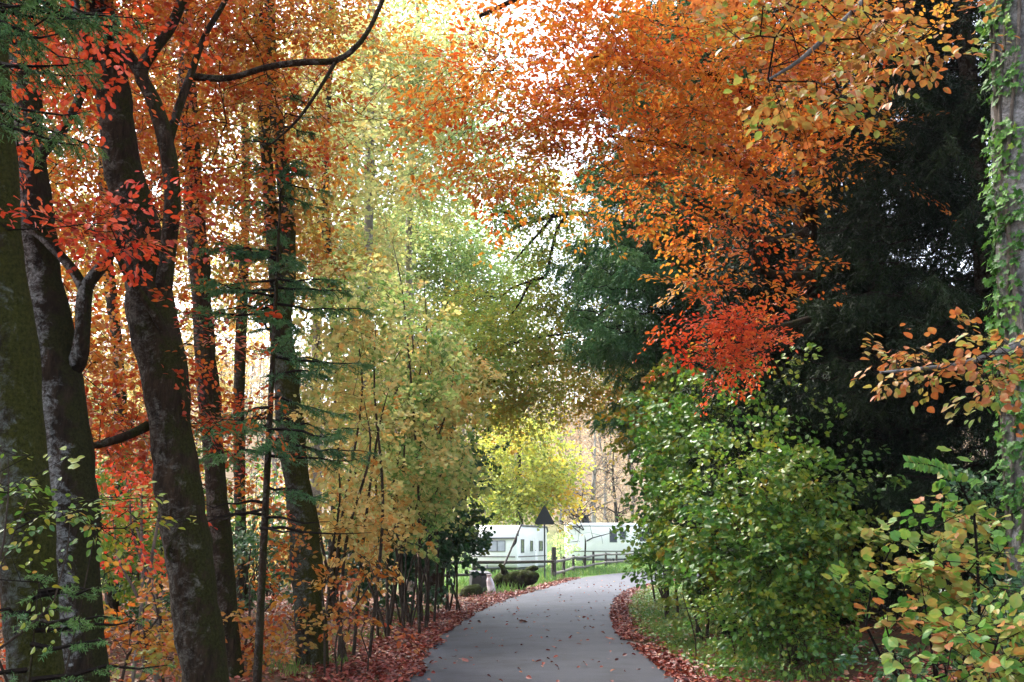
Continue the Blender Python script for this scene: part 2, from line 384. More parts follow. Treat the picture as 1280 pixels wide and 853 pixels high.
def sprays(mb, T, D, tone, lsc, rng, nper, L, kind, flat=.7, droop=.12, lm=0, tm=1, width=.42, tn=(.13, .10), twig_r=.003, jit=.06, side_twigs=True, hang=0.0):
    n = len(T)
    u = D.copy(); u[:, 2] *= .35; u = nrm(u + rng.normal(size=(n, 3)) * .35); u[:, 2] = np.clip(u[:, 2], -.45, .45); u = nrm(u)
    nn = nrm(np.stack([rng.normal(size=n) * .35, rng.normal(size=n) * .35, np.ones(n)], 1)); nn = nrm(nn - u * np.sum(nn * u, 1, keepdims=True))
    v = np.cross(nn, u)
    Ls = L * rng.uniform(.65, 1.3, n)
    # spray axis as two segments, drooping
    ax = lambda t: T[:, None] + (t * Ls[:, None])[..., None] * u[:, None] - (droop * Ls[:, None] * t ** 2)[..., None] * np.array([0, 0, 1.0])
    tt = rng.uniform(.02, 1, (n, nper))
    wd = width * Ls[:, None] * np.sin(np.clip(tt * 1.05 + .18, 0, 1) * PI * .93) ** .8
    sd = rng.choice([-1.0, 1.0], (n, nper)); off = sd * wd * rng.uniform(.05, 1, (n, nper)) ** .8
    p = ax(tt) + off[..., None] * v[:, None] + (rng.normal(size=(n, nper)) * jit * L)[..., None] * nn[:, None]
    p += (np.abs(off) * .28)[..., None] * u[:, None] - (np.abs(off) * droop * .8)[..., None] * np.array([0, 0, 1.0])
    A = u[:, None] * .7 + (sd * rng.uniform(.3, 1.1, (n, nper)))[..., None] * v[:, None] + rng.normal(size=(n, nper, 3)) * .35
    A[..., 2] -= droop + hang
    N = nn[:, None] * flat + rng.normal(size=(n, nper, 3)) * (1 - flat) * .9
    if hang: N += rng.normal(size=(n, nper, 3)) * hang * .5 + np.array([0, -.35, 0]) * hang
    S = lsc[:, None] * rng.uniform(.62, 1.2, (n, nper))
    tf = tone[:, None] + rng.normal(size=(n, 1)) * tn[0] + rng.normal(size=(n, nper)) * tn[1]
    leaves(mb, p.reshape(-1, 3), A.reshape(-1, 3), N.reshape(-1, 3), S.ravel(), np.clip(tf, .01, .99).ravel(), kind, lm)
    if twig_r:
        t0 = np.array([[0, .5]]); t1 = np.array([[.5, 1]])
        a = ax(np.repeat(t0, n, 0)); b = ax(np.repeat(t1, n, 0))
        segs(mb, a.reshape(-1, 3), b.reshape(-1, 3), np.tile([twig_r, twig_r * .7], n), np.tile([twig_r * .7, twig_r * .3], n), 3, tm)
        if side_twigs:
            ts = np.repeat(np.array([[.2, .4, .6]]), n, 0); s0 = ax(ts)
            sg = np.array([1, -1, 1.0])[None, :, None]
            s1 = s0 + (width * Ls[:, None] * np.array([[.8, .9, .7]]))[..., None] * (sg * v[:, None] + .35 * u[:, None] - np.array([0, 0, droop * .8]))
            segs(mb, s0.reshape(-1, 3), s1.reshape(-1, 3), twig_r * .6, twig_r * .25, 3, tm)

def wood(mb, X, par, cnt, nW, base=.0028, rmax=.035, mat=1, pw=.5):
    idx = np.arange(nW, len(X)); r = np.minimum(base * cnt ** pw, rmax)
    r0 = np.where(par[idx] >= nW, r[np.maximum(par[idx], 0)], r[idx] * 1.25)
    r0 = np.minimum(r0, r[idx] * 1.5)
    th = r[idx] > .009
    for sel, s in ((th, 5), (~th, 3)):
        segs(mb, X[par[idx]][sel], X[idx][sel], r0[sel], r[idx][sel], s, mat)

def trunk_px(pts, d, flare=1.35, dd=None, ground=True, above=None):
    """pixel polyline (px, py, width px) top to bottom or bottom to top -> world points and radii from the ground up"""
    pts = sorted(pts, key=lambda q: -q[1])
    ds = [d] * len(pts) if dd is None else dd
    P = [at(q[0], q[1], k) for q, k in zip(pts, ds)]; R = [q[2] / 2 * k / F for q, k in zip(pts, ds)]
    if ground and P[0][2] > gz1(P[0][0], P[0][1]) + .05:
        s = (P[0] - P[1]) / max(.2, P[1][2] - P[0][2]); z0 = gz1(P[0][0], P[0][1])
        h = P[0][2] - z0
        s = np.clip(s, -.25, .25); base = P[0] + s * h; base[2] = z0 - .12
        if h > .7:
            m = P[0] + s * (h - .35); m[2] = z0 + .35
            P.insert(0, m); R.insert(0, R[0] * 1.07)
        P.insert(0, base); R.insert(0, R[0] * flare)
    if above:
        for (dx, dy, dz, r) in above: P.append(P[-1] + np.array([dx, dy, dz])); R.append(r)
    return np.array(P), np.array(R)
def limb_px(pts, d, dd=None):
    ds = [d] * len(pts) if dd is None else dd
    return np.array([at(q[0], q[1], k) for q, k in zip(pts, ds)]), np.array([q[2] / 2 * k / F for q, k in zip(pts, ds)])

def plant(name, label, cat, mat, bk, trunks, blobs, group=None, seed=1, leaf='beech', size=.075, nper=36, L=.75, crown='crown', wname='trunk', limbs=(), sides=18, rough=.15, hole=.26, grow_from=None, rmax=.035, tn=(.13, .10), flat=.72, droop=.14, width=.42, twig='twig', foresh=.42, hang=0.0, base=.0028, jit=.06, twig_r=.003, extra=None):
    rng = np.random.default_rng(seed)
    loc = trunks[0][0][0].copy(); loc[2] = gz1(loc[0], loc[1])
    t = thing(name, label, cat, loc, group)
    first = None
    for k, (P, R) in enumerate(trunks):
        mb = MB(); Q, r = crom(P, R, step=.14 if max(R) > .05 else .3)
        tube(mb, Q, r, sides if max(R) > .03 else 6, 0, rough, seed + k)
        o = mb.build(wname, M[bk], t, off=loc); first = first or o
    for k, (P, R) in enumerate(limbs):
        mb = MB(); Q, r = crom(P, R, step=.12)
        tube(mb, Q, r, 9, 0, rough * .8, seed + 20 + k)
        mb.build('limb', M[bk], first, off=loc)
    if blobs:
        W = [P for P, R in (list(trunks) + list(limbs))] if grow_from is None else grow_from
        X, par, cnt, nW, T, D, tone, lsc = grow(W, blobs, rng, size, nper, L, hole, foresh, leaf)
        mb = MB()
        sprays(mb, T, D, tone, lsc, rng, nper, L, leaf, flat, droop, 0, 1, width, tn, twig_r, jit, True, hang)
        wood(mb, X, par, cnt, nW, base, rmax)
        mb.build(crown, [M[mat], M[twig]], t, off=loc, smooth=False, tone=True)
    return t

STAT = {}
# ------------------------------------------------------------------ ground, road, hill
def sheet(name, X, Y, Z, mat, kind='structure'):
    n, m = X.shape
    mb = MB(); i, j = np.meshgrid(np.arange(n - 1), np.arange(m - 1), indexing='ij')
    a = i * m + j
    mb.add(np.stack([X, Y, Z], -1).reshape(-1, 3), np.stack([a, a + m, a + m + 1, a + 1], -1).reshape(-1, 4))
    return tag(mb.build(name, mat), kind=kind)

def ground_mat():
    m, nt, b = new_mat('forest_floor')
    geo = nt.nodes.new('ShaderNodeNewGeometry'); v = geo.outputs['Position']
    n1 = noise(nt, 2.2, 8, .7, v); n2 = noise(nt, 14, 6, .7, v)
    lit = ramp(nt, n2, [(.28, (.030, .017, .011)), (.5, (.085, .040, .022)), (.68, (.16, .075, .035)), (.8, (.22, .14, .08))])
    grs = ramp(nt, n2, [(.3, (.035, .060, .018)), (.6, (.080, .145, .040)), (.8, (.13, .19, .065))])
    f = ramp(nt, n1, [(.55, (0, 0, 0)), (.66, (1, 1, 1))])
    near = mixc(nt, f, lit, (.035, .055, .018))
    s = nt.nodes.new('ShaderNodeSeparateXYZ'); nt.links.new(v, s.inputs[0])
    def rng_(a, b_):
        r = nt.nodes.new('ShaderNodeMapRange'); r.inputs[1].default_value = a; r.inputs[2].default_value = b_
        nt.links.new(s.outputs[1], r.inputs[0]); return r.outputs[0]
    def rngx(a, b_):
        r = nt.nodes.new('ShaderNodeMapRange'); r.inputs[1].default_value = a; r.inputs[2].default_value = b_
        nt.links.new(s.outputs[0], r.inputs[0]); return r.outputs[0]
    mu = nt.nodes.new('ShaderNodeMath'); mu.operation = 'MULTIPLY'; nt.links.new(rng_(36, 44), mu.inputs[0]); nt.links.new(rngx(-6.5, -4.5), mu.inputs[1])
    c = mixc(nt, mu.outputs[0], near, grs)
    hil = ramp(nt, noise(nt, .35, 8, .7, v), [(.3, (.10, .07, .04)), (.55, (.21, .15, .09)), (.75, (.17, .19, .07))])
    c = mixc(nt, rng_(104, 122), c, hil)
    nt.links.new(c, b.inputs['Base Color']); setv(b, Roughness=.95); b.inputs['Specular IOR Level'].default_value = .15
    bump(nt, b, n2, .8, .05)
    return m
ys = np.concatenate([np.arange(-14, 40, .4), np.arange(40, 100, 1.5), np.arange(100, 431, 6)])
xs = np.concatenate([-np.geomspace(14, 190, 26)[::-1], np.arange(-13.6, 13.7, .4), np.geomspace(14, 190, 26)])
YY, XX = np.meshgrid(ys, xs, indexing='ij')
sheet('ground', XX, YY, gz(XX.ravel(), YY.ravel()).reshape(XX.shape), ground_mat())

def asphalt():
    m, nt, b = new_mat('asphalt')
    geo = nt.nodes.new('ShaderNodeNewGeometry'); v = geo.outputs['Position']
    n1 = noise(nt, 160, 3, .7, v); n2 = noise(nt, 1.1, 7, .65, v); n3 = noise(nt, 22, 5, .7, v)
    c = ramp(nt, n1, [(.3, (.021, .023, .031)), (.55, (.037, .041, .056)), (.75, (.070, .076, .099))])
    d = ramp(nt, n2, [(.36, (.50, .49, .49)), (.48, (.88, .87, .87)), (.56, (1.0, .99, .98)), (.68, (1.28, 1.26, 1.25))])
    mm = nt.nodes.new('ShaderNodeMix'); mm.data_type = 'RGBA'; mm.blend_type = 'MULTIPLY'; mm.inputs[0].default_value = 1
    nt.links.new(c, mm.inputs[6]); nt.links.new(d, mm.inputs[7])
    a = nt.nodes.new('ShaderNodeAttribute'); a.attribute_name = 'tone'
    n4 = noise(nt, 3.5, 6, .7, v)
    ad = nt.nodes.new('ShaderNodeMath'); ad.operation = 'MULTIPLY_ADD'; nt.links.new(n4, ad.inputs[0]); ad.inputs[1].default_value = .55; nt.links.new(a.outputs['Fac'], ad.inputs[2])
    f = ramp(nt, ad.outputs[0], [(.75, (0, 0, 0)), (1.0, (1, 1, 1))])
    c2 = mixc(nt, f, mm.outputs[2], (.075, .05, .035))
    nt.links.new(c2, b.inputs['Base Color']); setv(b, Roughness=.7); b.inputs['Specular IOR Level'].default_value = .28
    vo = nt.nodes.new('ShaderNodeTexVoronoi'); vo.feature = 'DISTANCE_TO_EDGE'; vo.inputs['Scale'].default_value = .55
    dv = nt.nodes.new('ShaderNodeVectorMath'); dv.operation = 'ADD'; nn_ = nt.nodes.new('ShaderNodeTexNoise'); nn_.inputs['Scale'].default_value = 1.6; nn_.inputs['Detail'].default_value = 6; nt.links.new(v, nn_.inputs['Vector'])
    nt.links.new(v, dv.inputs[0]); nt.links.new(nn_.outputs['Color'], dv.inputs[1]); nt.links.new(dv.outputs[0], vo.inputs['Vector'])
    ck = ramp(nt, vo.outputs['Distance'], [(.0, (1, 1, 1)), (.012, (0, 0, 0))])
    mk = nt.nodes.new('ShaderNodeMath'); mk.operation = 'MULTIPLY'; nt.links.new(ck, mk.inputs[0]); nt.links.new(ramp(nt, noise(nt, .5, 3, .5, v), [(.5, (0, 0, 0)), (.6, (.8, .8, .8))]), mk.inputs[1])
    c3 = mixc(nt, mk.outputs[0], c2, (.018, .017, .017))
    fl = ramp(nt, n3, [(.62, (0, 0, 0)), (.75, (.55, .55, .55))]); c3 = mixc(nt, fl, c3, (.085, .088, .10))
    nt.links.new(c3, b.inputs['Base Color']); bump(nt, b, n1, .5, .006)
    return m
def crn(P, n):
    Q = np.vstack([2 * P[0] - P[1], P, 2 * P[-1] - P[-2]]); out = []
    for i in range(len(P) - 1):
        p0, p1, p2, p3 = Q[i:i + 4]
        for k in range(n):
            t = k / n
            out.append(0.5 * (2 * p1 + (p2 - p0) * t + (2 * p0 - 5 * p1 + 4 * p2 - p3) * t * t + (3 * p1 - p0 - 3 * p2 + p3) * t ** 3))
    out.append(P[-1]); return np.array(out)
A_, B_ = crn(EL, 14), crn(ER, 14)
w0 = nrm0 = (B_ - A_) / np.linalg.norm(B_ - A_, axis=1)[:, None]; A_ = A_ - w0 * .10; B_ = B_ + w0 * .08
q = np.linspace(0, 1, 15)
jit = np.stack([vnoise(A_, 1.9, 8), vnoise(B_, 1.9, 9)]) * .07
W_ = np.linalg.norm(B_ - A_, axis=1)[:, None]
qq = q[None] + (jit[0][:, None] * (1 - q[None]) + jit[1][:, None] * q[None]) / W_
RX = A_[:, None, 0] + (B_ - A_)[:, None, 0] * qq; RY = A_[:, None, 1] + (B_ - A_)[:, None, 1] * qq
RZ = np.broadcast_to(.035 * (1 - (2 * q - 1) ** 2) * np.where(True, 1, 1) - .002, RX.shape) + 0
mb = MB(); n_, m_ = RX.shape; i, j = np.meshgrid(np.arange(n_ - 1), np.arange(m_ - 1), indexing='ij'); a = i * m_ + j
mb.add(np.stack([RX, RY, RZ], -1).reshape(-1, 3), np.stack([a, a + 1, a + m_ + 1, a + m_], -1).reshape(-1, 4), 0, np.broadcast_to(np.abs(2 * q - 1)[None] ** 8 * .75, RX.shape).ravel())
tag(mb.build('road', asphalt(), tone=True), kind='structure')

# ------------------------------------------------------------------ litter and grass
def along(edge_pts, ylo, yhi, n, off, rng, sign):
    """n points along a road edge, pushed outwards by off metres"""
    E = edge_pts; T = np.gradient(E, axis=0); T /= np.linalg.norm(T, axis=1)[:, None]
    ok = np.where((E[:, 1] > ylo) & (E[:, 1] < yhi) & (np.arange(len(E)) < len(E) - 2))[0]
    k = rng.integers(ok.min(), ok.max(), n); u = rng.uniform(0, 1, n)[:, None]
    p = E[k] * (1 - u) + E[k + 1] * u
    nrml = np.stack([T[k][:, 1], -T[k][:, 0]], 1) * sign
    return p + nrml * off[:, None]
def litter(name, pts, rng, size, tone, zoff=.012, kind='beech', curl=.5):
    n = len(pts); z = np.where(np.abs(road_dist(pts[:, 0], pts[:, 1])) < 1.72, .030, np.maximum(gz(pts[:, 0], pts[:, 1]), -.002)) + rng.uniform(.004, .05, n)
    P = np.column_stack([pts, z]); a = rng.uniform(0, 2 * PI, n)
    A = np.column_stack([np.cos(a), np.sin(a), rng.normal(size=n) * .3]); N = np.column_stack([rng.normal(size=(n, 2)) * curl, np.ones(n)])
    mb = MB(); leaves(mb, P, A, N, size * rng.uniform(.6, 1.25, n), np.clip(tone, .01, .99), kind)
    return tag(mb.build(name, [M['litter']], smooth=False, tone=True), kind='stuff')
r = np.random.default_rng(5)
n1 = 15000; oL = np.abs(r.normal(size=n1)) ** 1.2 * .60 - .10
pL = along(A_, 6, 52, n1, oL, r, -1); pL = pL + .16 * np.stack([vnoise(pL, 1.3, 21), vnoise(pL, 1.1, 22)], 1); pL = pL[vnoise(pL, .9, 6) > -.75]
n2 = 9000; oR = np.abs(r.normal(size=n2)) * .42 - .18
pR = along(B_, 6, 50, n2, oR, r, 1); pR = pR[vnoise(pR, 1.1, 7) > -.6]
pR2 = np.column_stack([r.uniform(1.9, 8.5, 9000), r.uniform(9, 15, 9000)]); pR2 = pR2[road_dist(pR2[:, 0], pR2[:, 1]) > 1.95]
pR2 = pR2[(pR2[:, 1] + .55 * (pR2[:, 0] - 2) < 14.0)]
pr = along(A_, 7, 50, 420, -r.uniform(0, 1, 420) ** 1.6 * 3.2, r, -1); pr2 = along(B_, 7, 50, 260, -r.uniform(0, 1, 260) ** 1.6 * 2.2, r, 1)
pp = np.vstack([pL, pR, pR2, pr[::2], pr2[::2]])
litter('leaf_litter', pp, r, .085, r.normal(size=len(pp)) * .22 + .40)
n3 = 26000; pf = np.column_stack([r.uniform(-15, -2.2, n3), r.uniform(5, 34, n3)]); pf = pf[road_dist(pf[:, 0], pf[:, 1]) < -2.3]
pf2 = np.column_stack([r.uniform(2.5, 14, 7000), r.uniform(6, 30, 7000)]); pf2 = pf2[road_dist(pf2[:, 0], pf2[:, 1]) > 2.8]
pf = np.vstack([pf, pf2])
litter('leaf_litter', pf, r, .085, r.normal(size=len(pf)) * .25 + .62)
# leaves lying singly on the road
SP = [(585, 827, .16, 'curled brown leaf on the near left of the road'), (653, 778, .20, 'large dark leaf in the middle of the road, dry and curled'), (765, 800, .18, 'dark twig-like curled leaf on the road near its right edge'), (694, 811, .11, None), (689, 829, .09, None), (669, 828, .09, None), (678, 835, .07, None), (617, 806, .06, None), (725, 793, .08, None), (636, 766, .11, None), (541, 830, .08, None), (813, 823, .07, None), (722, 836, .07, None), (752, 783, .07, None), (600, 815, .06, None), (832, 840, .09, None), (567, 822, .07, None), (719, 764, .08, None), (753, 740, .12, None)]
for px, py, s, lab in SP:
    g = G(px, py, .03); a = r.uniform(0, 2 * PI); mb = MB()
    leaves(mb, [[0, 0, .012]], [[math.cos(a), math.sin(a), .25]], np.array([[.3, -.2, 1.0]]), s, [r.uniform(.05, .9)], 'lobed' if s > .12 else 'beech')
    segs(mb, [[0, 0, .012]], [[-.5 * s * math.cos(a), -.5 * s * math.sin(a), .02]], .003, .002, 3, 0)
    mb.t[-1] = np.full(len(mb.v[-1]), .2)
    o = mb.build('fallen_leaf', [M['litter']], loc=g, off=(0, 0, 0), smooth=False, tone=True)
    tag(o, lab or 'small fallen leaf lying alone on the grey road', 'leaf', 'leaves scattered on the road')

def grassy(name, pts, rng, h, tone=.5):
    n = len(pts); z = gz(pts[:, 0], pts[:, 1]) - .01
    P = np.column_stack([pts, z]); a = rng.uniform(0, 2 * PI, n)
    A = np.column_stack([rng.normal(size=(n, 2)) * .35, np.ones(n)]); N = np.column_stack([np.cos(a), np.sin(a), np.full(n, .3)])
    mb = MB(); leaves(mb, P, A, N, h * rng.uniform(.5, 1.3, n), np.clip(tone + .35 * vnoise(pts, .8, 2) + rng.normal(size=n) * .12, .02, .98), 'blade')
    return tag(mb.build(name, [M['grass']], smooth=False, tone=True), kind='stuff')
n = 22000
p1 = along(B_, 13, 46, n, r.uniform(.25, 2.4, n), r, 1); p1 = p1[vnoise(p1, 1.0, 12) > -.45]
p2 = along(A_, 36, 75, 9000, r.uniform(.4, 4.5, 9000), r, -1)
p3 = along(A_, 13, 30, 4200, np.abs(r.normal(size=4200)) * .5 + .95, r, -1); p3 = p3[vnoise(p3, 1.0, 14) > .1]
grassy('grass', np.vstack([p1, p3]), r, .15, .40)
pc = along(B_, 12, 46, 7000, r.uniform(.3, 2.6, 7000), r, 1); zc = gz(pc[:, 0], pc[:, 1]) + r.uniform(.02, .16, 7000); aa = r.uniform(0, 2 * PI, 7000); mb = MB()
leaves(mb, np.column_stack([pc, zc]), np.column_stack([np.cos(aa), np.sin(aa), r.normal(size=7000) * .3]), np.column_stack([r.normal(size=(7000, 2)) * .5, np.ones(7000)]), r.uniform(.03, .08, 7000), np.clip(r.normal(size=7000) * .2 + .62, .02, .98), 'hazel')
tag(mb.build('ground_cover', [M['green']], smooth=False, tone=True), kind='stuff')
grassy('grass', p2, r, .34, .55)
p4 = np.column_stack([r.uniform(-6.5, 16, 14000), r.uniform(47, 100, 14000)]); p4 = p4[road_dist(p4[:, 0], p4[:, 1]) < -2.6]
grassy('grass', p4, r, .34, .5)

# ------------------------------------------------------------------ built things in the clearing
def plain(name, col, rough=.5, metal=0, spec=.5, var=0, sc=6, bumps=0):
    m, nt, b = new_mat(name); setv(b, Roughness=rough, Metallic=metal); b.inputs['Specular IOR Level'].default_value = spec
    if var:
        v = coords(nt, 'Object'); nn = noise(nt, sc, 6, .7, v)
        c = ramp(nt, nn, [(.3, tuple(x * (1 - var) for x in col)), (.7, tuple(min(1, x * (1 + var * .5)) for x in col))])
        nt.links.new(c, b.inputs['Base Color'])
        if bumps: bump(nt, b, nn, bumps, .02)
    else: b.inputs['Base Color'].default_value = c4(col)
    return m
M['cara'] = plain('caravan_white', (.88, .87, .83), .35, var=.07, sc=1.5)
M['caragrey'] = plain('caravan_trim', (.10, .10, .11), .5)
M['glass'] = plain('window_glass', (.045, .055, .075), .12, 0, .6)
M['blind'] = plain('window_blind', (.42, .43, .50), .35, var=.25, sc=3)
M['woodrail'] = plain('rail_wood', (.035, .026, .020), .85, var=.5, sc=14, bumps=.4)
M['woodtop'] = plain('weathered_wood', (.13, .115, .10), .85, var=.5, sc=12, bumps=.4)
M['signback'] = plain('sign_back', (.022, .025, .03), .5, .3, var=.2)
M['rubber'] = plain('rubber', (.02, .02, .02), .8)
M['tarp'] = plain('dark_box', (.030, .032, .034), .6, var=.5, sc=7)
M['bag'] = plain('plastic_bag', (.62, .52, .56), .3, var=.2, sc=9)
M['mosslog'] = bark('bark_log', (.026, .018, .013), (.006, .005, .004), (.09, .09, .04), (.030, .040, .008), .64, .52, 7, moss_side=(0, -.2, .9), side=.2)

def box(mb, c, s, mat=0, rot=None, bev=0):
    x, y, z = np.array(s) / 2
    if bev:
        b = bev; V, f = [], []
        prof = [(-x + b, -y), (x - b, -y), (x, -y + b), (x, y - b), (x - b, y), (-x + b, y), (-x, y - b), (-x, -y + b)]
        ins = [((px - np.sign(px) * b * .6), (py - np.sign(py) * b * .6)) for px, py in prof]
        rows = [(ins, -z), (prof, -z + b * .6), (prof, z - b * .6), (ins, z)]
        V = np.array([(p[0], p[1], h) for pr, h in rows for p in pr], float)
        for k in range(3):
            for a in range(8): f.append((k * 8 + a, k * 8 + (a + 1) % 8, k * 8 + 8 + (a + 1) % 8, k * 8 + 8 + a))
        for k in (0, 24):
            o = [(k, k + 1, k + 2, k + 3), (k + 3, k + 4, k + 5, k + 6), (k, k + 3, k + 6, k + 7)]
            f += o if k else [q[::-1] for q in o]
        f = np.array(f)
    else:
        V = np.array([(a, b, d) for a in (-x, x) for b in (-y, y) for d in (-z, z)], float)
        f = np.array([(0, 1, 3, 2), (4, 6, 7, 5), (0, 4, 5, 1), (2, 3, 7, 6), (0, 2, 6, 4), (1, 5, 7, 3)])
    if rot is not None: V = V @ np.asarray(rot).T
    mb.add(V + np.array(c), f, mat)
def rotz(a): return np.array([[math.cos(a), -math.sin(a), 0], [math.sin(a), math.cos(a), 0], [0, 0, 1]])
def rotx(a): return np.array([[1, 0, 0], [0, math.cos(a), -math.sin(a)], [0, math.sin(a), math.cos(a)]])
def roty(a): return np.array([[math.cos(a), 0, math.sin(a)], [0, 1, 0], [-math.sin(a), 0, math.cos(a)]])
def prism(mb, prof, x0, x1, mat=0, inset=.04):
    """profile in (y, z), extruded along x with a small rounding at both ends"""
    pr = np.array(prof, float); n = len(pr); cen = pr.mean(0)
    rows = []
    for x, s in ((x0, 1 - inset), (x0 + inset * 1.5, 1), (x1 - inset * 1.5, 1), (x1, 1 - inset)):
        q_ = cen + (pr - cen) * s; rows.append(np.column_stack([np.full(n, x), q_]))
    V = np.vstack(rows + [[[x0, *cen]], [[x1, *cen]]]); f4, f3 = [], []
    for k in range(3):
        for a in range(n): f4.append((k * n + a, k * n + (a + 1) % n, (k + 1) * n + (a + 1) % n, (k + 1) * n + a))
    for a in range(n):
        f3.append((a, 4 * n, (a + 1) % n)); f3.append((3 * n + a, 3 * n + (a + 1) % n, 4 * n + 1))
    n0 = mb.n; mb.add(V, np.array(f4), mat); mb.f3.append(np.array(f3) + n0); mb.m3.append(np.full(len(f3), mat, np.int32))
def rounded(y0, y1, z0, z1, ra, rb, slope=.0):
    """caravan side outline: front leans back, both upper corners rounded"""
    P = [(y0 + .12, z0), (y1 - .12, z0), (y1, z0 + .15)]
    for k in range(7):
        a = k / 6 * PI / 2; P.append((y1 - rb + rb * math.cos(a), z1 - rb + rb * math.sin(a)))
    for k in range(7):
        a = PI / 2 + k / 6 * PI / 2; P.append((y0 + slope + ra + ra * math.cos(a), z1 - ra * .8 + ra * .8 * math.sin(a)))
    P.append((y0, z0 + .75)); P.append((y0, z0 + .15)); return P

def wheel(parent, c, r_, axis='x'):
    mb = MB(); an = np.arange(20) / 20 * 2 * PI
    for rad, x_, m in ((r_, .09, 0),):
        for (ra, rb, xa, xb) in ((r_ * .62, r_ * .95, .09, .09), (r_ * .95, r_, .09, .05), (r_, r_, .05, -.05), (r_, r_ * .95, -.05, -.09), (r_ * .95, r_ * .62, -.09, -.09)):
            V = []
            for rr, xx in ((ra, xa), (rb, xb)):
                V += [(xx, rr * math.cos(t), rr * math.sin(t)) for t in an]
            k = np.arange(20); mb.add(np.array(V) + c, np.stack([k, (k + 1) % 20, 20 + (k + 1) % 20, 20 + k], 1), 0)
    w = mb.build('wheel', M['rubber'], parent)
    mb = MB()
    for (ra, rb, xa, xb) in ((0.001, r_ * .2, .10, .10), (r_ * .2, r_ * .55, .10, .06), (r_ * .55, r_ * .63, .06, .09)):
        V = []
        for rr, xx in ((ra, xa), (rb, xb)):
            V += [(xx, rr * math.cos(t), rr * math.sin(t)) for t in an]
        k = np.arange(20); mb.add(np.array(V) + c, np.stack([k, (k + 1) % 20, 20 + (k + 1) % 20, 20 + k], 1), 0)
    mb.build('rim', M['woodtop'], w)
    return w
def window(parent, c, s, axis, glass='glass', split=()):
    """framed window; axis 'y' faces -y, 'x' faces +x; c = centre on the wall"""
    w, h = s; mb = MB(); t = .035
    def bx(m, u0, u1, z0, z1, d0, d1):
        if axis == 'y': box(m, (c[0] + (u0 + u1) / 2, c[1] - (d0 + d1) / 2, c[2] + (z0 + z1) / 2), (u1 - u0, d1 - d0, z1 - z0))
        else: box(m, (c[0] + (d0 + d1) / 2, c[1] + (u0 + u1) / 2, c[2] + (z0 + z1) / 2), (d1 - d0, u1 - u0, z1 - z0))
    bx(mb, -w / 2, w / 2, h / 2 - t, h / 2, 0, .035); bx(mb, -w / 2, w / 2, -h / 2, -h / 2 + t, 0, .035)
    bx(mb, -w / 2, -w / 2 + t, -h / 2 + t, h / 2 - t, 0, .035); bx(mb, w / 2 - t, w / 2, -h / 2 + t, h / 2 - t, 0, .035)
    for u in split: bx(mb, u - .02, u + .02, -h / 2 + t, h / 2 - t, 0, .035)
    f = mb.build('window', M['caragrey'], parent, smooth=False)
    mb = MB(); bx(mb, -w / 2 + t * .8, w / 2 - t * .8, -h / 2 + t * .8, h / 2 - t * .8, .004, .018)
    mb.build('pane', M[glass], f, smooth=False)

# left caravan: front end towards the road, long side foreshortened
g = G(617, 716.2); fx = g.copy()
c1 = thing('caravan', 'white caravan with a wide front window, standing left of the triangular road sign', 'caravan', (fx[0] + .05, 58.2, gz1(fx[0], 58)), None, math.radians(-17.0))
mb = MB()
prof = rounded(0, 6.6, .42, 2.80, .75, .35, .05)
prism(mb, prof, -1.42, 1.42, 0, .03); mb.build('body', M['cara'], c1)
window(c1, (-.10, -.002, 1.62), (1.62, .62), 'y', 'blind', (.32,))
for yy, ww, hh in ((1.0, .62, .78), (2.9, .55, .62), (5.0, .8, .62)):
    window(c1, (1.42, yy, 1.62), (ww, hh), 'x')
mb = MB(); P = [(1.432, p[0], p[1] - .02) for p in prof if p[1] > 2.0]; P = np.array(P)
segs(mb, P[:-1], P[1:], .06, .06, 5); mb.build('awning_rail', M['caragrey'], c1)
mb = MB(); box(mb, (0, .06, 2.06), (2.6, .26, .08)); mb.build('front_gutter', M['caragrey'], c1, smooth=False)  # dark strip across the front above the window
mb = MB(); box(mb, (0, -.012, 1.02), (2.6, .02, .06)); box(mb, (1.432, 3.2, 1.02), (.02, 6.0, .06)); mb.build('side_trim', M['woodtop'], c1, smooth=False)
mb = MB(); box(mb, (1.425, 3.95, 1.30), (.03, .62, 1.70), 0); dr = mb.build('door', M['cara'], c1, smooth=False)
mb = MB(); box(mb, (1.45, 3.72, 1.35), (.03, .10, .04)); mb.build('handle', M['caragrey'], dr)
for sx in (-1.2, 1.2): wheel(c1, np.array([sx, 3.6, .33]), .33)
mb = MB(); segs(mb, [[-.6, .2, .42], [.6, .2, .42]], [[0, -1.2, .42], [0, -1.2, .42]], .05, .05, 6); segs(mb, [[0, -1.15, .0]], [[0, -1.15, .6]], .03, .03, 6); mb.build('drawbar', M['caragrey'], c1)
mb = MB(); box(mb, (0, 3.4, .36), (2.5, 6.0, .14)); mb.build('chassis', M['caragrey'], c1, smooth=False)
# right caravan: long blank side to the road
g = at(757, 700, 84.0)
c2 = thing('caravan', 'long white caravan with a plain side and dark roof vent, right of the sign', 'caravan', (g[0], 84.0, gz1(g[0], 84)), None, math.radians(4)); c2.scale = (1.2, 1.2, 1.13)
pr = [(-x_, z_) for x_, z_ in rounded(-2.5, 4.1, .45, 3.02, .3, .3, 0)]
mb = MB()
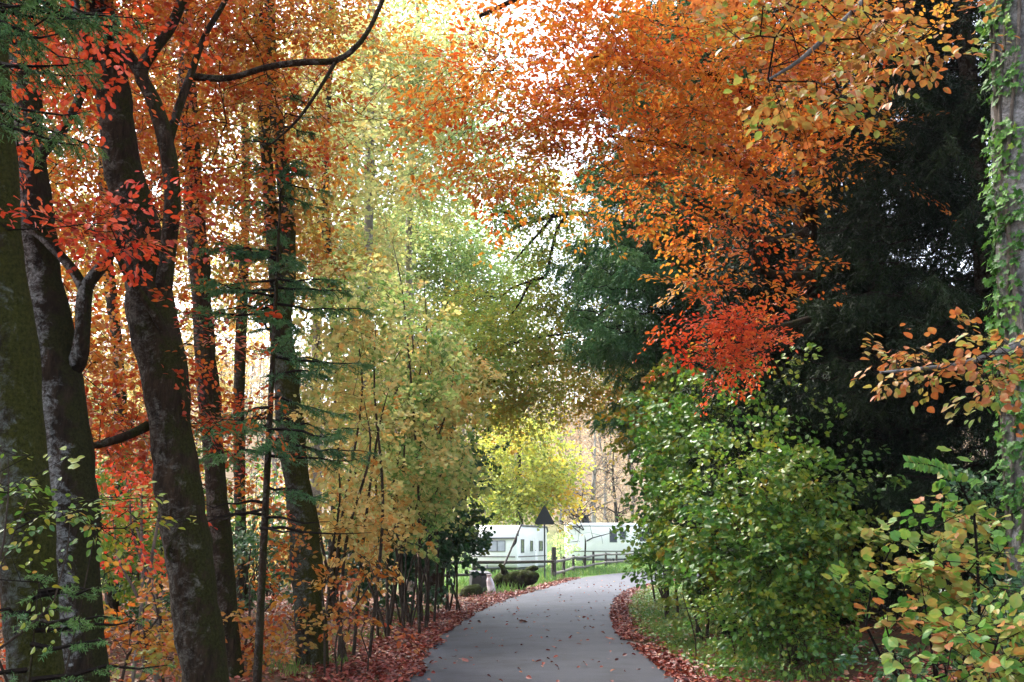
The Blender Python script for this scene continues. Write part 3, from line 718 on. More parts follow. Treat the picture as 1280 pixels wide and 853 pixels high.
# outline in (x, z); extruded along depth
V = MB(); prism(V, [(p[0], p[1]) for p in rounded(-2.55, 4.2, .45, 3.02, .22, .35, 0)], -2.3, 0, 0, .03)
vv = np.vstack(V.v); V.v = [np.column_stack([vv[:, 1], -vv[:, 0], vv[:, 2]])]
V.f4 = [np.vstack(V.f4)[:, ::-1]]; V.f3 = [np.vstack(V.f3)[:, ::-1]]
V.build('body', M['cara'], c2)
window(c2, (.56, -.002, 2.05), (.52, .86), 'y'); window(c2, (1.22, -.002, 2.12), (.42, .6), 'y'); window(c2, (2.9, -.002, 2.05), (1.0, .7), 'y')
mb = MB(); box(mb, (.82, -.012, .98), (6.2, .02, .07)); box(mb, (.82, -.012, 2.80), (6.3, .02, .05)); mb.build('side_trim', M['woodtop'], c2, smooth=False)
mb = MB(); box(mb, (-1.3, .5, 3.12), (.55, .55, .16), bev=.03); box(mb, (-1.3, .5, 3.36), (.42, .42, .34), bev=.05); box(mb, (-1.3, .5, 3.60), (.60, .60, .14), bev=.04); mb.build('roof_vent', M['signback'], c2, smooth=False)
for xx in (.3, 1.6): wheel(c2, np.array([0, 0, 0]), .34).location = (xx, .12, .34)
for o in c2.children:
    if o.name.startswith('wheel'): o.rotation_euler = (0, 0, -PI / 2)
mb = MB(); segs(mb, [[-2.5, .3, .5], [-2.5, 1.5, .5]], [[-4.1, .9, .5], [-4.1, .9, .5]], .06, .05, 6); segs(mb, [[-4.0, .9, 0]], [[-4.0, .9, .75]], .035, .035, 6); mb.build('drawbar', M['caragrey'], c2)
mb = MB(); box(mb, (.8, 1.1, .38), (6.4, 2.0, .14)); mb.build('chassis', M['caragrey'], c2, smooth=False)

# triangular sign seen from behind
b = at(681, 723, 47.6); z0 = gz1(b[0], 47.6)
sg = thing('road_sign', 'dark back of a triangular road sign on a thin post by the fence', 'road sign', (b[0], 47.6, z0))
top = at(681, 632.5, 47.6)[2] - z0; bt = at(681, 655, 47.6)[2] - z0
mb = MB(); tube(mb, [[0, 0, -.2], [0, 0, 1.5], [0, 0, top - .15]], [.035, .035, .035], 8); mb.build('post', M['signback'], sg)
mb = MB(); hw = .45; V = []
for y_ in (-.05, -.07):
    for k, (cx, cz) in enumerate(((-hw, bt), (hw, bt), (0, top))):
        ctr = np.array([0, (2 * bt + top) / 3])
        for s in (-1, 0, 1):
            ang = math.atan2(cz - ctr[1], cx) + s * .9
            ct = np.array([cx, cz]) + (ctr - np.array([cx, cz])) * .12
            V.append((ct[0] + .07 * math.cos(ang), y_, ct[1] + .07 * math.sin(ang)))
V = np.array(V); V = np.vstack([V, [[0, -.05, (2 * bt + top) / 3], [0, -.07, (2 * bt + top) / 3]]])
f3 = [(k, (k + 1) % 9, 18) for k in range(9)] + [(9 + (k + 1) % 9, 9 + k, 19) for k in range(9)]; f4 = [(k, 9 + k, 9 + (k + 1) % 9, (k + 1) % 9) for k in range(9)]
mb.add(V, np.array(f4)); mb.f3.append(np.array(f3)); mb.m3.append(np.zeros(len(f3), np.int32)); mb.build('sign_plate', M['signback'], sg, smooth=False)
for dz in (.22, .5):
    mb = MB(); box(mb, (0, -.03, bt + dz * .9), (.30 if dz < .3 else .2, .035, .035)); mb.build('bracket', M['woodtop'], sg, smooth=False)

# two-rail wooden fence following the meadow's edge
posts = [(478, 44.5, 1.12), (592.5, 46.6, 1.12), (692, 48.6, 1.62), (704.5, 52, 1.14), (716.5, 57, 1.12), (731, 61.5, 1.10), (741.5, 66, 1.22), (757, 70.5, 1.10), (770.5, 77, 1.1), (793, 82, 1.1), (822, 86, 1.1)]
fb = [np.array([at(px, 690, d)[0], d, 0]) for px, d, h in posts]
for q_ in fb: q_[2] = gz1(q_[0], q_[1])
fn = thing('wooden_fence', 'dark two-rail wooden fence curving along the meadow in front of the caravans', 'fence', fb[2])
for k, ((px, d, h), q_) in enumerate(zip(posts, fb)):
    mb = MB(); tube(mb, [q_ - fb[2] + [0, 0, -.3], q_ - fb[2] + [0, 0, h * .5], q_ - fb[2] + [.01, 0, h]], [.085, .08, .075] if px != 692 else [.13, .125, .12], 8, 0, .06, k); mb.build('post', M['woodrail'], fn)
for k in range(len(posts) - 1):
    for hh in (.97, .42):
        a, b2 = fb[k] - fb[2] + [0, -.09, hh + .02 * math.sin(k * 2.1)], fb[k + 1] - fb[2] + [0, -.09, hh + .02 * math.sin(k * 2.1 + 2.1)]
        if k == 1 and hh < .5: continue
        e = (b2 - a) * .02; m_ = (a + b2) / 2 + [0, 0, -.02]
        mb = MB(); tube(mb, [a - e, m_, b2 + e], [.075, .07, .065], 8, 0, .08, k + 30); mb.build('rail', M['woodrail'] if k < 2 else M['woodtop'], fn)

# mossy log, box, bag, leaning pole, stump
g = at(640, 722, 39.0); z0 = gz1(g[0], 39.0); L0 = np.array([g[0], 39.0, z0])
mb = MB(); P, R = crom([[-1.15, .15, .18], [-.8, .1, .26], [-.4, .05, .34], [0, 0, .38], [.45, -.1, .44], [.8, -.2, .52], [1.02, -.25, .60]], [.05, .19, .27, .31, .33, .24, .06], .05)
tube(mb, P, R, 22, 0, .34, 4)
lg = mb.build('log', M['mosslog'], None, loc=L0, off=(0, 0, 0)); tag(lg, 'mossy broken log lying between the dark box and the road sign', 'log')
mb = MB(); P, R = crom([[-.25, 0, .6], [-.35, -.05, .85], [-.5, -.1, .98]], [.13, .09, .05], .06); tube(mb, P, R, 8, 0, .2, 5); mb.build('branch_stub', M['mosslog'], lg)
mb = MB(); P, R = crom([[.6, 0, .7], [.85, -.1, .84], [1.0, -.15, .82]], [.14, .09, .03], .06); tube(mb, P, R, 8, 0, .25, 6); mb.build('branch_stub', M['mosslog'], lg)
g = at(599, 727, 37.6); z0 = gz1(g[0], 37.6)
bx_ = thing('storage_box', 'dark weathered box tipped beside the mossy log', 'box', (g[0], 37.6, z0), None, .25)
mb = MB(); box(mb, (0, 0, .34), (.66, .5, .60), 0, rotx(.12) @ roty(.06), .03); mb.build('body', M['tarp'], bx_, smooth=False)
mb = MB(); box(mb, (0.03, -.02, .70), (.74, .58, .07), 0, rotx(.12) @ roty(.06), .02); mb.build('lid', M['tarp'], bx_, smooth=False)
g = at(613, 728, 37.0); z0 = gz1(g[0], 37.0)
mb = MB(); P, R = crom([[0, 0, .0], [.02, 0, .12], [-.02, 0, .38], [-.05, .0, .62], [-.05, 0, .72]], [.16, .23, .17, .07, .10], .03)
tube(mb, P, R, 18, 0, .32, 9); o = mb.build('plastic_bag', M['bag'], None, loc=(g[0], 37.0, z0), off=(0, 0, 0)); tag(o, 'pale pinkish plastic bag standing between the box and the log', 'bag')
P0, P1 = at(616, 716, 40.5), at(652, 655, 42.5); P0[2] = gz1(P0[0], P0[1]) - .1
mb = MB(); tube(mb, [P0, (P0 + P1) / 2 + [.03, 0, .02], P1], [.05, .042, .03], 7, 0, .1, 3)
P, R = crom([P0 + (P1 - P0) * .62, P0 + (P1 - P0) * .74 + [.06, 0, -.06], P0 + (P1 - P0) * .8 + [.03, 0, .12]], [.045, .04, .02], .1); tube(mb, P, R, 6, 0, .1, 8)
o = mb.build('leaning_pole', M['woodrail'], None, loc=P0, off=P0); tag(o, 'thin dark pole leaning up to the right from behind the log', 'pole')
g = at(589, 742, 35.6); z0 = gz1(g[0], 35.6)
mb = MB(); P, R = crom([[0, 0, -.1], [0, 0, .08], [.02, 0, .26], [0, .02, .38], [0, .02, .40]], [.46, .40, .34, .22, .04], .04); tube(mb, P, R, 18, 0, .22, 12)
o = mb.build('tree_stump', M['mosslog'], None, loc=(g[0], 35.6, z0), off=(0, 0, 0)); tag(o, 'low rounded mossy stump in the grass left of the dark box', 'stump')
# ------------------------------------------------------------------ LEFT: near trunks
g_left = None
# moss covered trunk at the frame's left edge
P = trunk_px([(42, 853, 66), (30, 600, 58), (14, 430, 56), (2, 240, 48), (-14, 0, 42), (-24, -160, 38)], 6.6)
plant('mossy_tree', 'moss covered dark trunk at the left edge of the picture', 'tree', 'red', 'bark_moss', [P],
      [blob(60, 285, 6.4, 90, 14, .4, .8, .25), blob(150, 290, 6.8, 70, 14, .4, 1.0, .25), blob(90, 60, 7.5, 130, 60, .7, .5, .45), blob(-60, 120, 7, 120, 120, 1, 1, .6), shade_blob(-10, 7, 9, 4, 4, 1.6, 120)],
      seed=101, size=.062, nper=26, L=.55, leaf='ovate', flat=.86)
# grey lichen trunk with a forked limb
P = trunk_px([(101, 853, 62), (88, 600, 58), (68, 430, 58), (52, 330, 50), (38, 200, 42), (26, 0, 36), (20, -160, 32)], 8.4)
L1 = limb_px([(80, 470, 30), (97, 452, 26), (103, 420, 20), (105, 372, 20), (112, 352, 18), (128, 332, 16), (150, 300, 12), (172, 270, 6)], 8.2, [8.45, 8.35, 8.25, 8.2, 8.2, 8.2, 8.2, 8.2])
L2 = limb_px([(106, 366, 16), (96, 345, 14), (78, 322, 12), (55, 300, 9), (30, 282, 5)], 8.2)
L3 = limb_px([(42, 205, 18), (58, 185, 16), (80, 160, 15), (96, 132, 14), (104, 100, 13), (104, 60, 12), (97, 20, 11), (90, -30, 10)], 8.2)
plant('lichen_tree', 'trunk with pale grey lichen and a forked dark limb, second from the left edge', 'tree', 'orange', 'bark_lichen', [P],
      [blob(80, 110, 9.6, 120, 120, .9, .42, .42), blob(60, 250, 9.6, 110, 60, .7, .45, .46), blob(110, 520, 9.2, 70, 50, .6, .6, .35), blob(100, -70, 8.5, 200, 70, 1.6, 1, .5), blob(70, 440, 9.4, 80, 60, .8, .6, .5)],
      seed=102, size=.062, nper=30, L=.6, limbs=[L1, L2, L3], leaf='ovate', flat=.86)
# main beech with the S-shaped limb
P = trunk_px([(256, 853, 62), (237, 700, 57), (216, 560, 56), (197, 430, 60), (181, 330, 54), (166, 260, 48), (152, 200, 46), (138, 100, 44), (122, 0, 42), (108, -120, 40), (98, -240, 34)], 9.0)
S1 = limb_px([(196, 400, 30), (205, 350, 24), (212, 300, 22), (216, 250, 21), (212, 205, 20), (203, 160, 20), (190, 122, 20), (176, 92, 20), (192, 62, 17), (210, 40, 15), (228, 0, 14), (240, -50, 12)], 8.7, [9.0, 8.9, 8.8, 8.7, 8.7, 8.7, 8.7, 8.7, 8.7, 8.7, 8.7, 8.7])
S2 = limb_px([(176, 94, 17), (162, 72, 15), (150, 54, 13), (138, 30, 12)], 8.7, [8.7, 8.72, 8.8, 8.95])
S3 = limb_px([(209, 185, 13), (222, 140, 12), (238, 95, 10), (256, 45, 9), (282, 0, 8), (300, -50, 6)], 8.8)
S4 = limb_px([(238, 96, 10), (285, 98, 9), (335, 84, 9), (380, 78, 9), (420, 76, 9), (446, 58, 8), (464, 32, 7), (480, -4, 6)], 9.0)
S5 = limb_px([(214, 440, 16), (200, 405, 13), (180, 372, 10), (162, 350, 8), (148, 322, 7), (140, 300, 4)], 8.6, [9.0, 8.8, 8.7, 8.65, 8.6, 8.6])
S6 = limb_px([(205, 520, 16), (178, 536, 12), (150, 548, 10), (124, 556, 9), (100, 560, 6)], 8.9, [9.05, 9, 8.9, 8.9, 8.9])
S7 = limb_px([(420, 77, 6), (400, 110, 5), (372, 150, 4), (340, 180, 3)], 9.0)
plant('beech_tree', 'stout dark beech trunk with an S-shaped limb that forks above its fork', 'tree', 'orange', 'bark_dark', [P],
      [blob(240, 120, 10.9, 170, 130, 1.0, .42, .46), blob(315, 70, 10.9, 125, 90, 1.0, .40, .52), blob(250, -70, 9.8, 260, 80, 2, 1, .5), blob(210, 280, 11, 110, 60, .9, .5, .38), blob(190, 20, 8.6, 90, 30, .5, .7, .25), blob(90, 30, 8.8, 70, 60, .6, .7, .22),
       blob(130, 285, 8.0, 60, 16, .4, 1.0, .16), blob(200, 278, 8.0, 40, 12, .3, 1.0, .14), blob(290, 410, 8.6, 55, 14, .5, .8, .2), blob(265, 505, 9.2, 60, 45, .6, .5, .2), blob(250, 440, 9.6, 60, 30, .4, .4, .35), blob(310, 190, 9.4, 60, 14, .5, .8, .28),
       blob(440, 110, 9.8, 80, 80, 1.0, .10, .5), blob(120, 545, 9.5, 60, 30, .6, .5, .3), shade_blob(-4, 7, 10.5, 5, 5, 1.6, 120), shade_blob(-8, 3, 9.5, 5, 5, 1.6, 80)],
      seed=103, size=.062, nper=30, L=.62, limbs=[S1, S2, S3, S4, S5, S6, S7], leaf='ovate', flat=.86)
# twin stemmed dark trunk
for px, py, sx in ((206, 618, .05), (219, 690, .07)):
    tr = [o for o in bpy.data.objects if o.name.startswith('trunk') and o.parent and o.parent.name == 'beech_tree'][0]
    k0 = at(px, py, 8.83) - np.array(tr.parent.location)
    an = np.linspace(0, 2 * PI, 13); ring = np.stack([np.cos(an) * sx, 0 * an, np.sin(an) * sx * 1.15], 1) + k0
    mb = MB(); tube(mb, ring, np.full(13, .022), 7, 0, .25, 3, cap=False); mb.build('knot', M['bark_dark'], tr)
P = trunk_px([(392, 835, 40), (383, 700, 36), (370, 590, 34), (360, 500, 33), (352, 420, 32), (349, 350, 26), (338, 250, 17), (330, 150, 16), (324, 40, 14), (320, -120, 12)], 15.0)
P2 = limb_px([(352, 400, 26), (361, 335, 20), (358, 250, 19), (348, 170, 18), (338, 60, 16), (336, -60, 14)], 15.0)
plant('twin_stem_tree', 'dark trunk that splits into two slim upright stems, right of the slender fir', 'tree', 'orange', 'bark_moss', [P],
      [blob(360, 190, 16.2, 95, 150, 1.6, .42, .70), blob(330, 330, 16.4, 110, 70, 1.5, .45, .58), blob(390, 340, 16, 60, 60, 1.6, .40, .88), blob(350, -30, 15, 170, 110, 2.4, .8, .6), shade_blob(-5, 17, 15, 5, 4, 1.5, 130)],
      seed=104, size=.095, nper=30, L=.8, limbs=[P2])
P = trunk_px([(286, 815, 30), (276, 680, 27), (263, 520, 26), (250, 350, 25), (241, 220, 23), (233, 60, 20), (228, -120, 16)], 13.5)
plant('woodland_tree', 'dark leaning trunk standing between the stout beech and the slender fir', 'tree', 'orange', 'bark_dark', [P],
      [blob(250, 230, 14.8, 160, 170, 1.8, .42, .60), blob(180, 60, 14.6, 170, 110, 1.8, .42, .58), blob(90, 330, 15, 120, 90, 1.8, .5, .5), blob(230, 560, 14.5, 110, 90, 1.6, .4, .4), shade_blob(-9, 14, 13, 5, 5, 1.6, 170), shade_blob(-12, 20, 15, 5, 5, 1.8, 130), blob(120, 460, 15, 100, 80, 1.6, .6, .5)],
      seed=105, size=.095, nper=30, L=.8)

# ------------------------------------------------------------------ conifers
def conifer(name, label, base, h, rad, mat, bk, seed, lo=.12, n=90, droop=.35, hang=.25, nl=.06, dens=1.0, r0=.12, twl=.55, side=None, tone=.5, cone=.8, leafw=None, lean=(0, 0), cat='tree', group=None, bare=None, zmax=None, nd=26, wig=1.0):
    rng = np.random.default_rng(seed)
    base = np.array(base, float); base[2] = gz1(base[0], base[1])
    t = thing(name, label, cat, base, group)
    P = np.array([[0, 0, -.15], [lean[0] * .1 * h, lean[1] * .1 * h, h * .3], [lean[0] * .2 * h, lean[1] * .2 * h, h * .65], [lean[0] * .35 * h, lean[1] * .35 * h, h]]) + base
    mb = MB(); Q, R = crom(P, [r0, r0 * .8, r0 * .45, r0 * .06], .25); tube(mb, Q, R, 10, 0, .08, seed); mb.build('trunk', M[bk], t, off=base)
    mb = MB(); NP, NA, NN, NS, NT = [], [], [], [], []
    zs = np.sort(rng.uniform(lo, 1, n) ** .92) * h
    for z in zs:
        if zmax and z > zmax: continue
        fz = z / h; k = min(len(Q) - 1, int(np.searchsorted(Q[:, 2], z + base[2])))
        o = Q[k].copy(); o[2] = base[2] + z
        ln = rad * (1 - fz ** 1.3) ** cone * rng.uniform(.7, 1.12) + .15
        if fz < lo + .12: ln *= .75
        a = rng.uniform(0, 2 * PI)
        if side is not None and rng.uniform() < .75: a = side + rng.normal() * 1.0
        d = np.array([math.cos(a), math.sin(a), 0]); sd = np.array([-d[1], d[0], 0])
        ns = max(4, int(ln / .16)); s = np.linspace(0, 1, ns + 1)
        sag = droop * ln * (-s ** 1.5 + .55 * s ** 3) * (1.15 - .5 * fz) + .10 * ln * s
        B = o + d * (ln * s)[:, None]; B[:, 2] += sag; B += sd * (np.sin(s * 4 + a) * .05 * ln)[:, None]; B[1:] += rng.normal(size=(ns, 3)) * .022 * wig * ln ** .5
        rr = (.012 + .012 * ln / 2) * (1 - s * .85)
        segs(mb, B[:-1], B[1:], rr[:-1], rr[1:], 4, 1)
        if bare and fz < bare: continue
        # twigs on both sides, hanging a little, plus the branch itself
        nt = int(max(6, ln / .075 * dens)); u = rng.uniform(.06, 1, nt) ; ii = np.minimum((u * ns).astype(int), ns - 1); fr = u * ns - ii
        S0 = B[ii] * (1 - fr)[:, None] + B[ii + 1] * fr[:, None]
        sg = rng.choice([-1.0, 1.0], nt); tl = twl * (1.1 - .75 * u) * rng.uniform(.5, 1.15, nt) * min(1, .45 + ln / 2.5)
        D = sd * sg[:, None] * rng.uniform(.5, 1, nt)[:, None] + d * rng.uniform(.4, 1, nt)[:, None]; D[:, 2] -= hang * rng.uniform(.4, 2.0, nt); D = nrm(D)
        E = S0 + D * tl[:, None]; E[:, 2] -= hang * tl * .4
        segs(mb, S0, E, .004, .0015, 3, 1)
        m = int(nd); w = rng.uniform(0.02, 1, (nt, m))
        p = S0[:, None] + (E - S0)[:, None] * w[..., None]
        ax = np.broadcast_to(nrm(E - S0)[:, None], p.shape); pr = rng.normal(size=p.shape); pr[..., 2] *= .55
        NP.append(p.reshape(-1, 3)); NA.append((ax * .75 + nrm(pr) * .8).reshape(-1, 3)); nn = rng.normal(size=p.shape) * .6; nn[..., 2] += 1; NN.append(nn.reshape(-1, 3))
        NS.append(np.full(p.size // 3, nl) * rng.uniform(.6, 1.2, p.size // 3)); NT.append(np.clip(tone + rng.normal() * .15 - .25 * (u - .5)[:, None] + rng.normal(size=(nt, m)) * .12, .02, .98).ravel())
    leaves(mb, np.vstack(NP), np.vstack(NA), np.vstack(NN), np.concatenate(NS), np.concatenate(NT), 'needle', 0)
    mb.build('crown', [M[mat], M['twig']], t, off=base, smooth=False, tone=True)
    return t
conifer('young_fir', 'slender young fir with thin drooping green branches, left of the twin stems', at(319, 900, 11.0), 7.0, 1.35, 'needle', 'bark_dark', 201, lo=.25, n=54, droop=.34, hang=.26, nl=.048, dens=1.6, r0=.050, twl=.42, cone=.55, tone=.50, bare=.33, nd=46)
conifer('corner_fir', 'fir with fresh green twigs reaching into the upper left corner', at(-130, 900, 5.6), 8, 1.20, 'needle', 'bark_dark', 202, lo=.50, n=64, droop=.45, hang=.45, nl=.030, dens=1.7, r0=.10, twl=.34, cone=.5, tone=.28, side=0.1, nd=55)
conifer('sapling_fir', 'low green fir sapling in front of the two left trunks', at(30, 930, 5.9), 1.55, .80, 'needle', 'bark_dark', 203, lo=.25, n=20, droop=.10, hang=.12, nl=.026, dens=1.5, r0=.016, twl=.26, cone=.5, tone=.22, side=.2, nd=46)
conifer('spruce_tree', 'blue-green spruce hanging over the right side of the road behind the red beech spray', at(893, 700, 27), 19, 4.7, 'needle', 'bark_dark', 204, lo=.23, n=320, droop=.42, hang=.8, nl=.13, dens=1.6, r0=.3, twl=1.2, cone=.42, tone=.42, nd=38)
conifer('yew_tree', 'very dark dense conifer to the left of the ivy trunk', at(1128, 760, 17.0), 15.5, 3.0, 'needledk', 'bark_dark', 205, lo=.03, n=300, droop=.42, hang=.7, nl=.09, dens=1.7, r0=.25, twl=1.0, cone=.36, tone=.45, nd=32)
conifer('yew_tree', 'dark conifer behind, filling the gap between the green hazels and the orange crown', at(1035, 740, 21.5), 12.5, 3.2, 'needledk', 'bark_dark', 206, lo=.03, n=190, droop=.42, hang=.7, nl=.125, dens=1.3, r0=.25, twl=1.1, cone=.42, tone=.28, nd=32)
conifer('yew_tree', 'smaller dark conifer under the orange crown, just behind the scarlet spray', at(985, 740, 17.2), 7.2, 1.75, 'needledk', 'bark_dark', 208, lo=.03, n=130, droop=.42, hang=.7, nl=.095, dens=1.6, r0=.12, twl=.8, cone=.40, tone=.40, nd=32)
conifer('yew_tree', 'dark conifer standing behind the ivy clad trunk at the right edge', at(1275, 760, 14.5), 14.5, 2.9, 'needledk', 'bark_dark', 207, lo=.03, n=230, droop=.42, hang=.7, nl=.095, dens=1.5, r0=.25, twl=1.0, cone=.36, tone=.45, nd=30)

# ------------------------------------------------------------------ bushes: several stems fanning from one stool
def stems(base, tops, seed, r=.03):
    rng = np.random.default_rng(seed); out = []
    for tp in tops:
        b = base + np.array([rng.normal() * .22, rng.normal() * .22, -.05]); tp = np.asarray(tp, float)
        q_ = .05 + .05 * np.linalg.norm(tp - b)
        m = b + (tp - b) * np.array([.22, .22, .4]) + rng.normal(size=3) * q_ * .6
        m2 = b + (tp - b) * np.array([.58, .58, .75]) + rng.normal(size=3) * q_
        out.append((np.array([b, m, m2, tp]), np.array([r, r * .8, r * .55, r * .2])))
    return out
def bush(name, label, cat, mat, bpx, d, tops, blobs, seed, group=None, bk='stem_brown', r=.03, **k):
    b = at(bpx, 700, d); b[2] = gz1(b[0], b[1])
    st = stems(b, [at(px, py, dd) for px, py, dd in tops], seed, r)
    kw = dict(seed=seed, crown='foliage', wname='stem', sides=6, rough=.05, size=.085, nper=30, L=.6, flat=.5, droop=.2, width=.5, leaf='hazel', foresh=.5)
    kw.update(k)
    return plant(name, label, cat, mat, bk, st, blobs, group, **kw)

# left hazels along the road
GH = 'autumn hazels along the left verge'
bush('hazel_bush', 'orange and yellow hazel in front, beside the twin stemmed trunk', 'bush', 'hazel', 435, 16, [(400, 420, 16), (430, 360, 16.2), (470, 400, 15.8), (455, 500, 15.4), (420, 560, 15.5), (490, 470, 15.8)],
     [blob(430, 520, 16, 62, 150, 1.3, .85, .64), blob(435, 640, 15.6, 50, 80, 1.0, .9, .48), blob(440, 400, 16.2, 60, 90, 1.2, .8, .80)], 301, GH)
bush('hazel_bush', 'tall yellow-green hazel whose top spreads below the birches', 'bush', 'hazel', 490, 19.5, [(450, 330, 19.5), (490, 300, 20), (530, 350, 20), (510, 420, 19), (475, 480, 19), (540, 450, 20)],
     [blob(485, 430, 19.6, 80, 130, 1.8, 1.1, .82), blob(500, 560, 19.2, 70, 90, 1.5, 1.2, .76), blob(470, 650, 18.6, 50, 50, 1, 1.0, .55)], 302, GH, size=.10)
bush('hazel_bush', 'yellow and orange hazel with a thicket of dark bare stems at its foot', 'bush', 'hazel', 522, 23, [(500, 380, 23), (540, 400, 23.5), (570, 440, 23.5), (560, 520, 23), (520, 480, 22.6), (490, 520, 22.5), (580, 540, 24), (535, 560, 22.5)],
     [blob(545, 480, 23.3, 60, 80, 1.6, 1.3, .62), blob(540, 590, 23, 55, 60, 1.4, 1.3, .80), blob(510, 620, 22.4, 40, 40, 1, 1.0, .75)], 303, GH, size=.11, r=.03)
bush('hazel_bush', 'dark green hazel at the far end of the left verge before the clearing', 'bush', 'dkgreen', 560, 27, [(560, 520, 27), (585, 540, 27.5), (575, 590, 27), (545, 560, 27), (595, 610, 27.5), (570, 640, 27)],
     [blob(566, 590, 27, 32, 75, 1.4, 1.4, .55), blob(575, 670, 27, 26, 40, 1.2, 1.1, .35), blob(596, 575, 27.5, 14, 18, .7, .8, .3)], 304, GH, size=.12, r=.03)
bush('hazel_bush', 'dense thicket of thin dark upright stems under yellow-green hazel leaves', 'bush', 'hazel', 512, 21.5, [(480, 560, 21.5), (495, 540, 21.5), (510, 550, 21.7), (525, 560, 21.8), (540, 590, 22), (555, 600, 22.2), (500, 600, 21), (470, 620, 21), (520, 620, 21.2), (548, 640, 21.6)],
     [blob(515, 585, 21.6, 55, 40, 1.2, 1.2, .70), blob(535, 640, 21.8, 30, 30, .8, .7, .85)], 305, GH, size=.10, r=.022)
bush('hazel_bush', 'low dark green hazel growth behind the thicket of stems', 'bush', 'dkgreen', 520, 27, [(500, 660, 27), (540, 650, 27), (470, 670, 27)],
     [blob(500, 690, 26, 95, 60, 1.2, 2.0, .7)], 307, None, size=.13, r=.015)  # added dark foliage that deepens the shade between the thicket's stems
bush('beech_seedling', 'low orange beech seedling at the edge of the leaf covered verge', 'seedling', 'orange', 432, 14, [(420, 700, 14), (445, 690, 14), (460, 770, 13.8), (430, 775, 13.6)],
     [blob(440, 775, 13.8, 45, 9, .5, 1.0, .45), blob(450, 700, 14, 40, 12, .5, .8, .5), blob(415, 740, 14, 20, 30, .5, .5, .6)], 306, None, size=.08, flat=.75, r=.015)
# undergrowth between the left trunks
bush('shrub', 'shrub of pale bare forking stems with red leaves, between lichen trunk and stout beech', 'shrub', 'red', 190, 12.5, [(150, 560, 12.6), (165, 600, 12.4), (185, 560, 12.5), (200, 620, 12.3), (140, 640, 12.4), (175, 540, 12.7)],
     [blob(160, 610, 12.5, 60, 60, .9, .55, .35), blob(150, 660, 12.2, 50, 25, .7, .7, .45), blob(130, 700, 12.2, 40, 20, .6, .4, .6)], 311, None, 'stem_pale', r=.028, size=.075, leaf='beech')
GU = None
for k, (lab, bp, d, tops, bl, mt, sz) in enumerate([
    ('orange leaved shrub low down between the lichen trunk and the stout beech', 175, 11, [(130, 740, 11), (180, 720, 11), (220, 740, 11.2)], [blob(170, 775, 11, 75, 40, .9, 1.2, .62), blob(150, 825, 10.6, 70, 30, .8, 1.0, .6)], 'orange', .085),
    ('olive shrub with few leaves behind the pale bare stems', 210, 16, [(180, 560, 16), (230, 600, 16), (150, 640, 16)], [blob(190, 640, 16, 90, 90, 1.4, 1.0, .5), blob(110, 690, 16, 70, 70, 1.2, .9, .3)], 'green', .10),
    ('rust coloured shrub at the foot of the slender fir', 310, 14.5, [(280, 700, 14.5), (330, 690, 14.6), (350, 740, 14.3)], [blob(310, 790, 14.4, 70, 40, 1.0, .9, .5), blob(340, 690, 14.6, 40, 50, .8, .4, .6)], 'orange', .085),
    ('dark green shrub deep in the wood behind the leaning trunk', 300, 22, [(260, 620, 22), (300, 600, 22), (340, 640, 22)], [blob(300, 690, 22, 90, 70, 1.8, 1.1, .5), blob(220, 720, 22, 70, 60, 1.6, 1.0, .6)], 'dkgreen', .13),
    ('dull green shrub deep in the wood behind the two left trunks', 60, 18, [(20, 600, 18), (70, 580, 18), (110, 640, 18)], [blob(50, 680, 18, 110, 90, 1.8, 1.2, .5)], 'dkgreen', .12),
    ('orange shrub glimpsed behind the left edge trunk', 0, 13, [(-30, 640, 13), (20, 620, 13), (10, 700, 13)], [blob(0, 640, 13, 50, 60, 1, .8, .4), blob(0, 760, 12.5, 60, 70, 1, .9, .35)], 'orange', .085)]):
    bush('shrub', lab, 'shrub', mt, bp, d, tops, bl, 320 + k, GU, size=sz, leaf='beech', r=.02)
bush('sapling', 'green beech sapling with flat layered leaves in front of the left trunks', 'sapling', 'green', -20, 5.6, [(40, 610, 5.6), (90, 630, 5.8), (10, 570, 5.5), (120, 660, 5.8)],
     [blob(20, 610, 5.5, 40, 10, .25, 1.0, .62), blob(70, 640, 5.7, 60, 12, .3, 1.1, .66), blob(30, 572, 5.4, 30, 6, .2, .9, .55), blob(130, 640, 5.9, 45, 25, .3, .6, .4), blob(20, 720, 5.5, 40, 14, .3, .6, .35)], 331, None, size=.048, leaf='ovate', flat=.88, droop=.1, r=.012, nper=14, L=.32)

# trunks deeper in the left wood, each with its own thin crown
deep = [('thin dark trunk deep in the wood left of the stout beech, under yellow leaves', 140, 21, 18, 'orange', .74, [(120, 250, 130, 150), (150, 60, 150, 120)], -10),
        ('dark trunk far behind the two left trunks, under pale yellow leaves', 20, 24, 22, 'hazel', .66, [(30, 300, 140, 150), (20, 80, 130, 110)], 6),
        ('slim dark trunk far behind between leaning trunk and fir', 303, 26, 16, 'hazel', .62, [(300, 250, 120, 170), (290, 60, 150, 110)], 4),
        ('slim dark trunk right of the twin stems, half hidden by hazels', 415, 24, 14, 'pale', .45, [(420, 260, 100, 130), (410, 130, 110, 90)], -8),
        ('brown trunk deep in the wood under golden leaves, right of the shrub with pale stems', 205, 30, 20, 'hazel', .5, [(210, 380, 140, 120), (190, 520, 120, 100)], 3),
        ('far dark trunk behind the left edge trunk, under green leaves', -60, 28, 22, 'pale', .5, [(-40, 350, 150, 200), (60, 540, 100, 90)], 5)]
